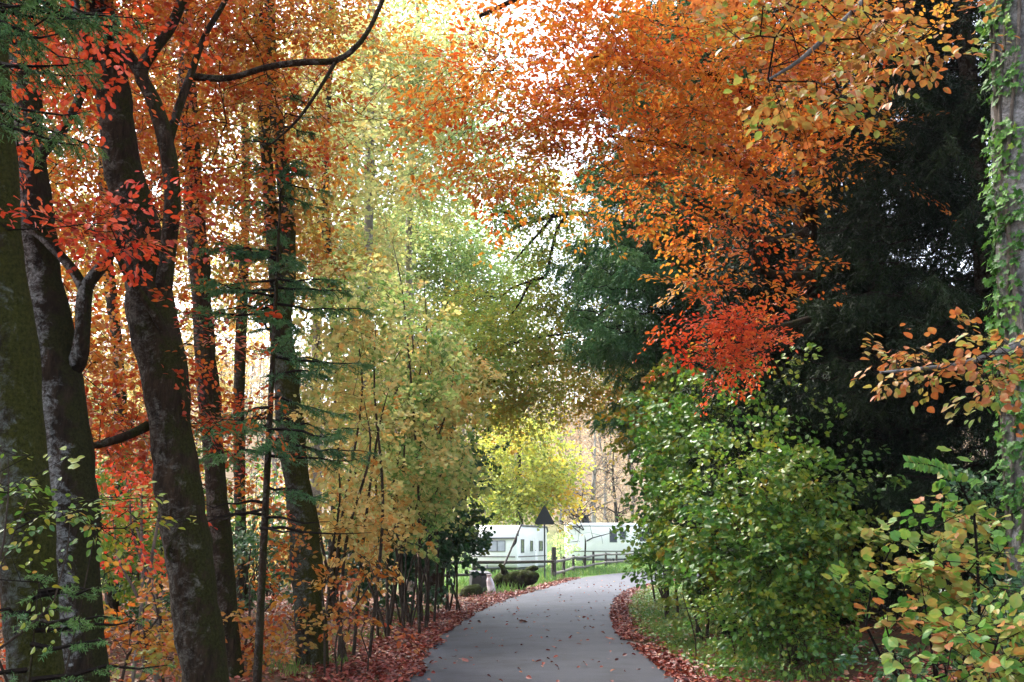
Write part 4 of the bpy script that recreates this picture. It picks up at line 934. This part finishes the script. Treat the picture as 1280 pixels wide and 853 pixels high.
for k, (lab, px, d, w, mt, tn_, bl, ln) in enumerate(deep):
    P = trunk_px([(px, 760, w), (px - ln, 500, w * .9), (px + ln, 250, w * .75), (px, 0, w * .6), (px + ln, -140, w * .4)], d)
    plant('woodland_tree', lab, 'tree', mt, 'bark_dark', [P], [blob(a, b_, d + 1, c_, e, 2.6, .70, tn_) for a, b_, c_, e in bl], seed=340 + k, size=.15, nper=26, L=1.2, leaf='far', sides=10, twig_r=.005)

# understorey of the wood behind, too dense to tell apart
def under(name, x0, x1, y0, y1, n, hmax, mats, seed, sz):
    rng = np.random.default_rng(seed); mb = MB()
    for k in range(n):
        x, y = rng.uniform(x0, x1), rng.uniform(y0, y1); z = gz1(x, y); h = hmax * rng.uniform(.35, 1); m = 150
        p = nrm(rng.normal(size=(m, 3))) * rng.uniform(.2, 1, (m, 1)) ** .5 * np.array([1.1, 1.1, h * .5]) + [x, y, z + h * .52]
        mi = int(rng.choice(len(mats) - 1))
        nn = rng.normal(size=(m, 3)) * .6; nn[:, 2] += .8
        leaves(mb, p, rng.normal(size=(m, 3)), nn, sz * rng.uniform(.7, 1.3, m), np.clip(rng.uniform(.15, .85) + rng.normal(size=m) * .14, .02, .98), 'far', mi)
        e = p[:7]; segs(mb, np.tile([[x, y, z - .1]], (7, 1)) + rng.normal(size=(7, 3)) * [.15, .15, 0], e, .02, .006, 4, len(mats) - 1)
    return tag(mb.build(name, [M[q] for q in mats], smooth=False, tone=True), kind='stuff')
under('undergrowth', -36, -8, 27, 54, 300, 6.0, ['dkgreen', 'hazel', 'orange', 'green', 'twig'], 91, .17)
under('undergrowth', 7, 30, 19, 42, 150, 4.5, ['dkgreen', 'green', 'needledk', 'twig'], 92, .16)

# pale birch-like trees at the upper middle left
birch = [('pale birch-like trunk beside the gap of white sky', 461, 30, 11, [(470, 150, 80, 130), (500, 40, 90, 90)], .45), ('pale slim trunk left of the pale birch, top of the picture', 401, 33, 12, [(400, 120, 80, 120), (420, 330, 70, 80)], .40),
         ('thin pale leaning trunk right of the pale birch', 447, 34, 8, [(530, 190, 70, 110), (450, 280, 60, 70)], .55), ('pale trunk with light green leaves, rightmost of the birches', 520, 36, 9, [(540, 80, 100, 110), (600, 170, 60, 70)], .62)]
for k, (lab, px, d, w, bl, tn_) in enumerate(birch):
    P = trunk_px([(px - 8, 760, w * 1.3), (px - 6, 500, w * 1.1), (px - 3 * k, 280, w), (px + 2, 120, w * .9), (px + 3, -20, w * .8), (px + 5, -160, w * .5)], d)
    plant('birch_tree', lab, 'tree', 'pale', 'bark_pale', [P], [blob(a, b_, d, c_, e, 2.4, 1.15, tn_) for a, b_, c_, e in bl], seed=360 + k, size=.16, nper=24, L=1.3, leaf='far', sides=8, twig_r=.006, flat=.3, hole=.3)

# ------------------------------------------------------------------ CENTRE
P = trunk_px([(540, 790, 26), (548, 640, 24), (560, 520, 16), (572, 470, 10), (600, 430, 3)], 31, dd=[31, 31, 31, 31.5, 32])
A1 = limb_px([(556, 520, 8), (610, 480, 6), (680, 455, 4.5), (750, 448, 3), (800, 455, 1.2)], 31)
A2 = limb_px([(572, 468, 6), (640, 430, 4), (720, 415, 1.5)], 30.5)
plant('maple_tree', 'olive and rust leaved tree arching low over the road', 'tree', 'olive', 'bark_dark', [P],
      [blob(640, 455, 31, 110, 48, 2.2, .95, .66), blob(735, 450, 31, 75, 46, 1.8, .95, .52), blob(690, 496, 31, 85, 22, 1.2, 1.5, .55), blob(770, 505, 31, 34, 20, 1, 1.6, .45), blob(620, 512, 31, 40, 20, 1, 1.5, .6), blob(600, 430, 30, 80, 55, 1.8, .9, .78), blob(660, 405, 32, 90, 26, 1.8, .8, .75), blob(560, 540, 30.5, 40, 50, 1.5, 1.3, .7), blob(560, 480, 30, 60, 40, 1.5, 1.0, .55), blob(625, 510, 31.5, 40, 22, 1.2, 1, .50), blob(775, 485, 31, 28, 25, 1, 1.0, .30)],
      seed=401, size=.13, nper=30, L=1.1, leaf='beech', limbs=[A1, A2], flat=.7)
P = trunk_px([(530, 760, 16), (535, 560, 13), (548, 440, 10), (560, 350, 6), (566, 290, 2)], 41)
plant('ash_tree', 'light green rounded tree beyond the arch, against the white sky', 'tree', 'pale', 'bark_dark', [P],
      [blob(545, 310, 41, 80, 66, 3, 2.0, .68), blob(600, 345, 41, 70, 58, 2.8, 1.7, .70), blob(480, 300, 41, 60, 60, 2.8, 1.5, .6), blob(500, 370, 40, 60, 60, 2.5, 1.1, .62), blob(610, 400, 41, 60, 40, 2.5, .9, .55), blob(560, 420, 40, 80, 50, 2.5, 1.0, .6)],
      seed=402, size=.17, nper=28, L=1.5, leaf='far', flat=.6, twig_r=.006)
P = trunk_px([(652, 720, 10), (650, 650, 9), (648, 600, 7), (650, 540, 4)], 66)
plant('maple_tree', 'rounded bright yellow tree standing behind the left caravan', 'tree', 'yellow', 'bark_dark', [P],
      [blob(652, 585, 66, 62, 52, 4, 2.4, .66), blob(622, 620, 66, 38, 32, 3, 2.0, .80), blob(680, 610, 66, 34, 34, 3, 1.3, .28), blob(648, 540, 66, 42, 26, 3, 1.3, .6), blob(645, 628, 64.5, 45, 20, 2, 1.1, .85)],
      seed=403, size=.28, nper=26, L=2.0, leaf='far', flat=.45, twig_r=.01)
bush('shrub', 'green and yellow shrub between the two caravans', 'shrub', 'pale', 700, 80, [(695, 660, 80), (705, 670, 80)], [blob(698, 682, 80, 14, 22, 1.5, 1.2, .6)], 404, None, size=.25, leaf='far', nper=16, L=1.2, r=.04)

# bare trees on the slope behind the caravans
def bare_tree(label, px, d, h, seed, mat='bark_pale', w=.16, group=None, leaf_n=500, spread=.42, py=None):
    rng = np.random.default_rng(seed); b = at(px, 690, d); b[2] = gz1(b[0], b[1])
    t = thing('bare_tree', label, 'tree', b, group)
    top = np.array([rng.normal() * .3, rng.normal() * .3, h])
    P, R = crom([[0, 0, -.3], [rng.normal() * .15, 0, h * .35], [rng.normal() * .3, 0, h * .7], top], [w * 1.2, w, w * .6, .02], .5)
    mb = MB(); tube(mb, P, R, 7, 0, .06, seed); mb.build('trunk', M[mat], t)
    mb = MB(); fr = []
    for k in range(26):
        i = int(rng.uniform(.22, .97) * (len(P) - 1)); a = rng.uniform(0, 2 * PI); ln = h * spread * (1.15 - i / len(P)) * rng.uniform(.6, 1.1)
        d0 = np.array([math.cos(a), math.sin(a), rng.uniform(.3, .9)]); p = P[i].copy(); r0_ = R[i] * .45
        for s in range(5):
            q_ = p + nrm(d0) * ln / 5; segs(mb, [p], [q_], r0_, r0_ * .75, 4, 1); r0_ *= .75; p = q_; d0 = d0 + rng.normal(size=3) * .25; d0[2] += .05
            for e in range(2):
                dd = nrm(d0 + rng.normal(size=3) * .9); e1 = p + dd * ln * .28; segs(mb, [p], [e1], r0_ * .6, r0_ * .3, 3, 1); fr.append(e1)
                e2 = e1 + nrm(dd + rng.normal(size=3) * .5) * ln * .2; segs(mb, [e1], [e2], r0_ * .35, r0_ * .15, 3, 1); fr.append(e2)
    fr = np.array(fr); k = rng.integers(0, len(fr), leaf_n)
    leaves(mb, fr[k] + rng.normal(size=(leaf_n, 3)) * h * .03, rng.normal(size=(leaf_n, 3)), rng.normal(size=(leaf_n, 3)) + [0, 0, .5], rng.uniform(.14, .30, leaf_n), np.clip(rng.normal(size=leaf_n) * .25 + .4, .02, .98), 'far', 0)
    mb.build('crown', [M['beige'], M['stem_pale' if mat == 'bark_pale' else 'twig']], t, smooth=False, tone=True)
    return t
BT = [('bare tree with a straight pale trunk above the right caravan', 743, 98, 14, 'bark_pale', .24), ('thin bare tree with pale branches beside the yellow tree', 718, 104, 13, 'bark_pale', .16), ('bare brownish tree above the right end of the right caravan', 772, 100, 12, 'bark_dark', .17),
      ('tall pale bare tree just right of the yellow crown', 702, 116, 16, 'bark_pale', .2), ('slim bare tree close to the green bushes, with beige leaves', 790, 112, 15, 'stem_pale', .16), ('pale twin-like bare tree between the straight pale trunk and its brown neighbour', 757, 118, 15, 'bark_pale', .16), ('dark spreading bare tree in front of the slope, over the right caravan', 730, 84, 6.5, 'bark_dark', .13)]
for k, (lab, px, d, h, mt, w) in enumerate(BT): bare_tree(lab, px, d, h, 500 + k, mt, w, None, 120 if d < 90 else 700, .8 if d < 90 else .4)
# the wood covering the hill, one mass
rng = np.random.default_rng(77); mb = MB()
for k in range(420):
    x = rng.uniform(-75, 110); y = rng.uniform(122, 215); z = gz1(x, y); h = rng.uniform(10, 17)
    tp = np.array([x + rng.normal() * .6, y, z + h]); bs = np.array([x, y, z - .3])
    segs(mb, [bs, (bs + tp) / 2], [(bs + tp) / 2, tp], [.18, .13], [.13, .03], 5, 1 if rng.uniform() < .55 else 2)
    n = 26; u = rng.uniform(.3, .95, n); p0 = bs + (tp - bs) * u[:, None]; dd = rng.normal(size=(n, 3)); dd[:, 2] = np.abs(dd[:, 2]) + .3; p1 = p0 + nrm(dd) * (h * .26 * (1.2 - u))[:, None]
    segs(mb, p0, p1, .05, .015, 3, 1)
    m = 210; q_ = p1[rng.integers(0, n, m)] + rng.normal(size=(m, 3)) * np.array([1.0, 1.0, 1.1])
    leaves(mb, q_, rng.normal(size=(m, 3)), rng.normal(size=(m, 3)) + [0, 0, .4], rng.uniform(.28, .60, m), np.clip(rng.uniform(.1, .9) + rng.normal(size=m) * .15, .02, .98), 'far', 0)
tag(mb.build('far_wood', [M['beige'], M['stem_pale'], M['twig']], smooth=False, tone=True), kind='stuff')

# ------------------------------------------------------------------ RIGHT: the orange beech over the road
P = trunk_px([(1030, 760, 40), (1018, 500, 36), (1008, 300, 32), (1003, 200, 30), (998, 110, 28), (990, -20, 24), (980, -200, 18)], 15.0, dd=[18.5, 17.5, 16.2, 15.4, 15, 15, 15])
Lm = [limb_px([(1004, 175, 22), (975, 152, 20), (945, 128, 17), (915, 105, 14), (882, 92, 11), (820, 80, 8), (740, 70, 6)], 14, [15, 14.7, 14.3, 14, 13.6, 13.2, 12.8]),
      limb_px([(1006, 240, 18), (975, 250, 16), (945, 225, 14), (915, 195, 12), (880, 190, 8), (830, 180, 6), (760, 170, 4)], 14, [15, 14.6, 14.2, 14, 13.8, 13.4, 13]),
      limb_px([(1012, 345, 14), (975, 345, 11), (950, 335, 9), (940, 312, 6)], 14, [15, 14.6, 14.2, 14]),
      limb_px([(996, 60, 22), (920, 10, 16), (820, -20, 12), (700, -20, 9), (600, 20, 6)], 13, [15, 14, 13, 12.2, 11.8]),
      limb_px([(1010, 290, 12), (960, 300, 9), (900, 270, 7), (850, 240, 4)], 14.4),
      limb_px([(1010, 400, 10), (970, 410, 8), (920, 415, 6), (870, 425, 3)], 13.2, [15, 14, 13.2, 12.8])]
plant('beech_tree', 'big orange and rust beech spreading its crown over the road from the right', 'tree', 'rust', 'bark_dark', [P],
      [blob(930, 80, 13.4, 130, 90, 1.7, 1.0, .38), blob(820, 80, 12.6, 130, 90, 1.8, 1.0, .38), blob(700, 70, 12, 120, 85, 1.7, 1.15, .30), blob(610, 130, 12.4, 85, 85, 1.4, .85, .38), blob(575, 60, 12.5, 60, 60, 1.2, .22, .60), blob(690, 175, 12.6, 90, 45, 1.4, 1.1, .58), blob(600, 215, 13, 70, 30, 1.1, .5, .5),
       blob(720, 150, 12, 60, 30, .9, .9, .20), blob(900, 230, 14, 110, 75, 1.5, .8, .36), blob(830, 180, 13.2, 100, 60, 1.4, .9, .30), blob(900, 310, 13.8, 75, 48, 1.2, .6, .34), blob(770, 230, 13.4, 60, 25, 1, .8, .55), blob(1030, 60, 13.2, 110, 70, 1.3, .8, .5), blob(870, 355, 13.5, 45, 14, .6, .5, .55), blob(1000, 200, 14, 60, 70, 1.0, .4, .4),
       blob(960, 380, 14, 50, 40, 1.0, .2, .30), blob(820, -70, 12.5, 260, 70, 2.2, 1, .30), blob(1080, 180, 14.2, 70, 60, 1, .35, .4), blob(905, 368, 13.2, 75, 12, .6, .4, .2), shade_blob(4, 8, 10.5, 4, 3.5, 1.4, 60), shade_blob(8, 3, 9.5, 4, 4, 1.6, 40)],
      seed=601, size=.082, nper=52, L=1.0, limbs=Lm, flat=.92, jit=.03, droop=.12, width=.46, twig_r=.0042)
P = (limb_px([(1006, 420, 6), (975, 410, 5), (930, 412, 4), (880, 420, 3)], 12.6, [14.8, 13.8, 12.9, 12.4]))
# bright red spray: a small red beech of its own under the crown
b0 = at(1000, 700, 16.6); b0[2] = gz1(b0[0], b0[1])
P = (np.array([b0 - [0, 0, .1], at(995, 600, 16.5), at(985, 500, 15.5), at(955, 440, 13.6), at(900, 425, 12.6)]), np.array([.05, .045, .035, .025, .008]))
plant('young_beech', 'young beech with a bright scarlet spray in front of the dark conifers', 'tree', 'red', 'bark_dark', [P],
      [blob(915, 402, 12.6, 55, 8, .5, 2.2, .42), blob(925, 424, 12.6, 50, 8, .5, 2.2, .36), blob(900, 444, 12.5, 50, 9, .5, 2.2, .40), blob(905, 463, 12.4, 32, 7, .35, 1.8, .36), blob(955, 440, 13, 24, 12, .4, 1.1, .5), blob(862, 430, 12.4, 20, 6, .3, 1.4, .34)],
      seed=602, size=.062, nper=34, L=.5, flat=.80, sides=8, hole=.08, droop=.2)

# right hazels
GR = 'green hazels along the right verge'
bush('hazel_bush', 'large glossy green hazel nearest on the right verge, in front of the dark conifers', 'bush', 'green', 975, 14.8, [(930, 520, 14.6), (960, 520, 15), (1030, 620, 15), (900, 600, 14.3), (960, 600, 14), (1050, 640, 14.6), (920, 660, 14), (1000, 700, 14)],
     [blob(940, 620, 14.6, 95, 76, 1.2, 1.0, .50), blob(985, 735, 14.2, 60, 36, .7, 1.0, .5), blob(1030, 670, 14.2, 50, 70, .8, .8, .46), blob(1000, 560, 14.8, 70, 45, .9, .35, .55), blob(1060, 610, 14.4, 40, 50, .7, .3, .55), blob(960, 480, 15.4, 60, 30, .9, .22, .5), blob(990, 690, 14.4, 85, 70, 1.1, 1.3, .48), blob(930, 665, 14.4, 58, 70, 1.1, 1.3, .72), blob(930, 510, 15.4, 45, 40, .9, .5, .6), blob(960, 750, 14, 60, 40, .6, .8, .45)], 611, GR, size=.085, hole=.12)
bush('hazel_bush', 'green hazel with some yellow leaves, second from the front on the right verge', 'bush', 'green', 890, 19, [(840, 520, 19), (880, 480, 19), (920, 540, 19), (830, 620, 18.6), (870, 620, 18.5)],
     [blob(865, 560, 19, 70, 80, 1.5, 1.35, .60), blob(850, 660, 18.6, 55, 75, 1.3, 1.3, .55), blob(900, 500, 19.5, 60, 40, 1.2, 1.0, .50), blob(888, 715, 18, 38, 34, .8, 1.0, .45), blob(855, 695, 19.5, 30, 36, .8, .8, .5)], 612, GR, size=.10, hole=.12)
bush('hazel_bush', 'light green and yellow hazel leaning out over the right road edge', 'bush', 'green', 835, 24, [(810, 470, 24), (830, 520, 24), (800, 560, 23.5), (850, 460, 24), (832, 640, 23.5)],
     [blob(820, 510, 24, 45, 55, 1.5, 1.3, .30), blob(832, 590, 23.8, 40, 60, 1.3, 1.3, .56), blob(846, 670, 23.5, 34, 55, 1.0, 1.3, .66), blob(850, 470, 24.2, 50, 30, 1.2, 1, .35)], 613, GR, size=.12, hole=.12)
bush('holly_bush', 'dark bluish green bush at the bend where the right bushes end', 'bush', 'dkgreen', 830, 30, [(810, 560, 30), (800, 600, 30), (820, 540, 30), (805, 660, 30), (815, 640, 29.5)],
     [blob(828, 570, 30, 28, 45, 1.3, 1.4, .62), blob(827, 640, 30, 22, 50, 1.0, 1.4, .7), blob(836, 690, 29.5, 22, 28, .9, 1.3, .55)], 614, None, size=.13, hole=.10)
bush('hazel_bush', 'low green bramble-like bush at the foot of the right hazels', 'bush', 'green', 900, 15.5, [(860, 740, 15.4), (900, 730, 15.2), (840, 760, 15.6)],
     [blob(915, 745, 16, 42, 24, .6, 1.0, .55), blob(880, 742, 17.6, 26, 16, .5, .8, .6), blob(965, 780, 14.4, 55, 18, .5, .8, .5), blob(960, 785, 14.6, 40, 18, .5, .8, .6), blob(1020, 790, 13.8, 50, 20, .5, .9, .55)], 615, None, size=.07, hole=.1, r=.012)

# ivy clad trunk at the right edge
P = trunk_px([(1322, 850, 104), (1312, 600, 98), (1301, 400, 96), (1292, 200, 96), (1285, 0, 94), (1278, -180, 86)], 7.2)
Lb = [limb_px([(1275, -150, 20), (1210, -110, 14), (1130, -50, 10), (1060, 20, 7), (1000, 75, 5), (960, 100, 3)], 5.5, [7.2, 6.6, 6.0, 5.6, 5.3, 5.2]),
      limb_px([(1290, 420, 12), (1250, 440, 9), (1200, 455, 6), (1140, 462, 4), (1100, 466, 3)], 6, [7.0, 6.4, 6.1, 6, 6])]
plant('beech_tree', 'pale grey trunk overgrown with ivy at the right edge of the picture', 'tree', 'fresh', 'bark_beech', [P],
      [blob(1010, 115, 5.2, 75, 26, .35, .75, .30), blob(1050, 40, 5.4, 110, 26, .4, .8, .26), blob(960, 50, 5.3, 80, 40, .4, .5, .34), blob(1160, 30, 5.7, 70, 34, .4, .8, .22), blob(1000, 5, 5.3, 130, 18, .4, .7, .25),
       blob(1180, 452, 6.1, 75, 18, .3, 1.3, .22), blob(1245, 470, 6.2, 40, 22, .3, 1.2, .25), blob(1120, 465, 6, 25, 8, .2, 1, .25), blob(1265, 440, 6.2, 30, 20, .2, .9, .3)],
      seed=621, size=.060, nper=18, L=.38, limbs=Lb, flat=.80, droop=.10, width=.5, leaf='broad', tn=(.12, .14), hole=.05)
# ivy on its left face
rng = np.random.default_rng(31); Q, R = crom(P[0], P[1], .05)
mb = MB(); n = 2200; k = rng.integers(0, len(Q), n); Q2 = Q[k]
edge_a = 3.35 + .28 * vnoise(Q2[:, 2:3] @ np.ones((1, 3)), 1.1, 5)
ang = edge_a + np.clip(rng.normal(size=n) * .40, -1.3, .55)
outv = np.column_stack([np.cos(ang), np.sin(ang), np.zeros(n)]); out = R[k] + rng.uniform(.01, .13, n) * (1 - .5 * np.abs(rng.normal(size=n)).clip(0, 1.5))
keep = vnoise(np.column_stack([ang * .3, Q2[:, 2], Q2[:, 2] * 0]), 2.6, 8) > -.62
Pp = Q2 + outv * out[:, None] + rng.normal(size=(n, 3)) * [.0, .0, .03]
Aa = np.column_stack([rng.normal(size=n) * .5, rng.normal(size=n) * .5, -np.ones(n) * .8]) + outv * .45; Nn = outv + rng.normal(size=(n, 3)) * .45 + [0, 0, .5]
iv = thing('ivy', 'green ivy climbing the left face of the pale trunk at the right edge', 'ivy', Q[0])
leaves(mb, Pp[keep], Aa[keep], Nn[keep], rng.uniform(.028, .078, keep.sum()), np.clip(rng.normal(size=keep.sum()) * .22 + .76 + .25 * vnoise(Pp[keep], 2.0, 3), .02, .98), 'lobed')
mb.build('foliage', M['ivy'], iv, off=Q[0], smooth=False, tone=True)
for k in range(5):
    a = 3.1 + k * .17; S = Q[::3] + np.column_stack([np.cos(a + .25 * np.sin(Q[::3, 2] * 1.7 + k)), np.sin(a + .25 * np.sin(Q[::3, 2] * 1.7 + k)), 0 * Q[::3, 2]]) * (R[::3] + .015)[:, None]
    mb = MB(); tube(mb, S, np.full(len(S), .014), 6, 0, .15, k); mb.build('stem', M['stem_pale'], iv, off=Q[0])

# foreground shrubs bottom right
bush('guelder_shrub', 'foreground shrub with large round yellow-green leaves, bottom right', 'shrub', 'fresh', 1215, 6.4, [(1185, 590, 6.2), (1130, 650, 6.1), (1220, 640, 6.3), (1090, 720, 6.0), (1260, 680, 6.2), (1150, 720, 5.9), (1110, 760, 5.9), (1240, 740, 6)],
     [blob(1180, 650, 6.2, 65, 26, .35, 1.0, .74), blob(1140, 700, 6.1, 65, 34, .4, 1.0, .70), blob(1230, 690, 6.2, 60, 40, .4, 1.1, .62), blob(1110, 735, 6, 50, 26, .3, .9, .74), blob(1175, 745, 6, 60, 30, .35, .9, .52), blob(1130, 770, 5.9, 40, 18, .25, .8, .15), blob(1150, 790, 5.9, 50, 16, .25, .9, .72)], 631, None, size=.078, nper=15, L=.34, flat=.66, droop=.14, leaf='round', r=.014, bk='twig', foresh=.62, hole=.05, tn=(.14, .16))
bush('bramble', 'pale yellow-green bramble in the bottom right corner', 'shrub', 'fresh', 1270, 5.4, [(1200, 780, 5.3), (1260, 740, 5.4), (1290, 800, 5.3), (1180, 830, 5.2), (1240, 830, 5.2)],
     [blob(1235, 800, 5.3, 60, 40, .35, 1.2, .58), blob(1265, 745, 5.4, 40, 30, .3, 1.0, .55), blob(1200, 840, 5.2, 60, 24, .3, 1.2, .64), blob(1270, 850, 5.2, 50, 40, .3, 1.2, .5)], 632, None, size=.070, nper=14, L=.3, flat=.6, leaf='broad', r=.010, foresh=.55, hole=.08, tn=(.12, .16))
bush('holly_bush', 'small dark green holly patch among the yellow-green leaves, bottom right', 'bush', 'dkgreen', 1215, 7.0, [(1200, 760, 7), (1230, 770, 7), (1180, 790, 7)],
     [blob(1215, 770, 7, 60, 40, .4, 1.6, .75), blob(1250, 620, 7.3, 40, 50, .4, .9, .6), blob(1160, 830, 6.8, 60, 30, .4, 1.2, .65)], 633, None, size=.05, nper=26, L=.3, leaf='beech', r=.010)
# single arching shoot in front of the dark conifer
b0 = at(1215, 900, 6.3); b0[2] = gz1(b0[0], b0[1])
P = (np.array([b0, at(1222, 700, 6.2), at(1212, 630, 6.1), at(1195, 595, 6.0), at(1165, 582, 5.9), at(1135, 578, 5.9)]), np.array([.012, .010, .007, .005, .004, .002]))
t = plant('young_shoot', 'single thin shoot arching left in front of the dark conifer, with small fresh leaves', 'plant', 'fresh', 'twig', [P], [], seed=634, sides=6, wname='stem')
mb = MB(); rng = np.random.default_rng(9); S = crom(P[0], None, .012)[0][-30:]
k = np.repeat(np.arange(len(S)), 2); sd = np.tile([1.0, -1.0], len(S))
leaves(mb, S[k], np.column_stack([-.5 + rng.normal(size=len(k)) * .3, rng.normal(size=len(k)) * .3, sd * .9]), np.column_stack([rng.normal(size=len(k)) * .3, -np.ones(len(k)), np.ones(len(k)) * .6]), rng.uniform(.04, .06, len(k)), np.clip(rng.normal(size=len(k)) * .1 + .78, 0, 1), 'beech')
big = np.array([at(1172, 563, 5.95), at(1196, 574, 6), at(1188, 586, 6), at(1208, 604, 6.05)])
leaves(mb, big, [[.8, .2, .1], [.9, 0, -.1], [-.7, .2, -.5], [.8, -.2, .1]], np.array([[.1, -.5, 1.0]] * 4), .10, [.75, .8, .6, .8], 'round')
mb.build('foliage', M['fresh'], t, off=t.location, smooth=False, tone=True)

# bare dark branch against the white sky in the middle
b0 = at(905, 760, 33); b0[2] = gz1(b0[0], b0[1])
P = (np.array([b0 - [0, 0, .1], at(900, 600, 33), at(880, 430, 33), at(830, 320, 32.5), at(770, 275, 32), at(712, 267, 31.5), at(685, 272, 31), at(655, 281, 31), at(628, 294, 31)]), np.array([.26, .22, .18, .14, .11, .085, .075, .05, .012]))
Lb = [limb_px([(708, 268, 5), (695, 292, 4.5), (688, 320, 4), (682, 345, 4.5), (664, 352, 4), (650, 378, 2.5), (640, 392, 1.5)], 31), limb_px([(690, 273, 5), (668, 298, 4), (650, 318, 2.5), (640, 330, 1.5)], 31), limb_px([(667, 350, 3), (640, 360, 2.5), (625, 372, 2), (610, 370, 1.2)], 31), limb_px([(655, 280, 4), (635, 268, 3), (615, 262, 2), (600, 266, 1)], 31)]
plant('oak_tree', 'oak with a nearly bare dark crooked branch hanging against the white sky over the road', 'tree', 'olive', 'bark_dark', [P],
      [blob(690, 250, 31, 75, 20, 1, 1.3, .7), blob(640, 275, 31, 50, 22, .8, 1.2, .75), blob(680, 335, 31.5, 60, 55, 1.2, .9, .8), blob(735, 310, 32, 40, 50, 1, 1.0, .75), blob(640, 235, 31, 80, 18, .8, 1.3, .6), blob(600, 380, 31.5, 60, 24, 1, 1.0, .7), blob(705, 385, 31.5, 65, 30, 1, 1.2, .62)],
      seed=701, size=.13, nper=26, L=1.1, limbs=Lb, hole=.2, twig_r=.008, sides=9)

GLOW_HAZE = .00025
# ------------------------------------------------------------------ light, sky, render settings
SUN_EL, SUN_AZ = math.radians(52), math.radians(-42)     # azimuth clockwise from +Y
hz = MB(); box(hz, (0, 208, 38), (420, 450, 86)); ho = hz.build('haze', None or M['cara'], None, smooth=False); tag(ho, kind='stuff')  # thin volume added to pale the far centre, imitating an overexposed glow
hm = bpy.data.materials.new('haze_air'); hm.use_nodes = True; hn = hm.node_tree; hn.nodes.remove(hn.nodes['Principled BSDF'])
pv = hn.nodes.new('ShaderNodeVolumePrincipled'); pv.inputs['Color'].default_value = (.93, .95, 1, 1); pv.inputs['Density'].default_value = GLOW_HAZE; pv.inputs['Anisotropy'].default_value = 0
hn.links.new(pv.outputs[0], hn.nodes['Material Output'].inputs['Volume']); ho.data.materials.clear(); ho.data.materials.append(hm)
w = bpy.data.worlds.new('World'); SC.world = w; w.use_nodes = True
nt = w.node_tree; bg = nt.nodes['Background']
sky = nt.nodes.new('ShaderNodeTexSky'); sky.sky_type = 'NISHITA'; sky.sun_disc = False; sky.sun_elevation = SUN_EL; sky.sun_rotation = SUN_AZ
sky.air_density = 1.0; sky.dust_density = 4.0; sky.ozone_density = 1.0
hs = nt.nodes.new('ShaderNodeHueSaturation'); hs.inputs['Saturation'].default_value = .60; nt.links.new(sky.outputs[0], hs.inputs['Color'])
nt.links.new(hs.outputs[0], bg.inputs['Color']); bg.inputs['Strength'].default_value = .15
sd_ = bpy.data.lights.new('sun', 'SUN'); sd_.energy = 1.8; sd_.angle = math.radians(28); sd_.color = (1, .95, .87)
so = bpy.data.objects.new('sun', sd_); COL.objects.link(so)
dirv = Vector((math.sin(SUN_AZ) * math.cos(SUN_EL), math.cos(SUN_AZ) * math.cos(SUN_EL), math.sin(SUN_EL)))
so.rotation_euler = (-dirv).to_track_quat('-Z', 'Y').to_euler(); so.location = dirv * 60
vs = SC.view_settings; vs.view_transform = 'Standard'; vs.look = 'None'; vs.exposure = 2.68; vs.gamma = 1; vs.use_curve_mapping = False
cy = SC.cycles; cy.max_bounces = 6; cy.diffuse_bounces = 3; cy.glossy_bounces = 2; cy.transmission_bounces = 4; cy.transparent_max_bounces = 8; cy.volume_bounces = 0; cy.use_denoising = True
cy.caustics_reflective = False; cy.caustics_refractive = False
print('VERTS', sum(len(o.data.vertices) for o in bpy.data.objects if o.type == 'MESH'))
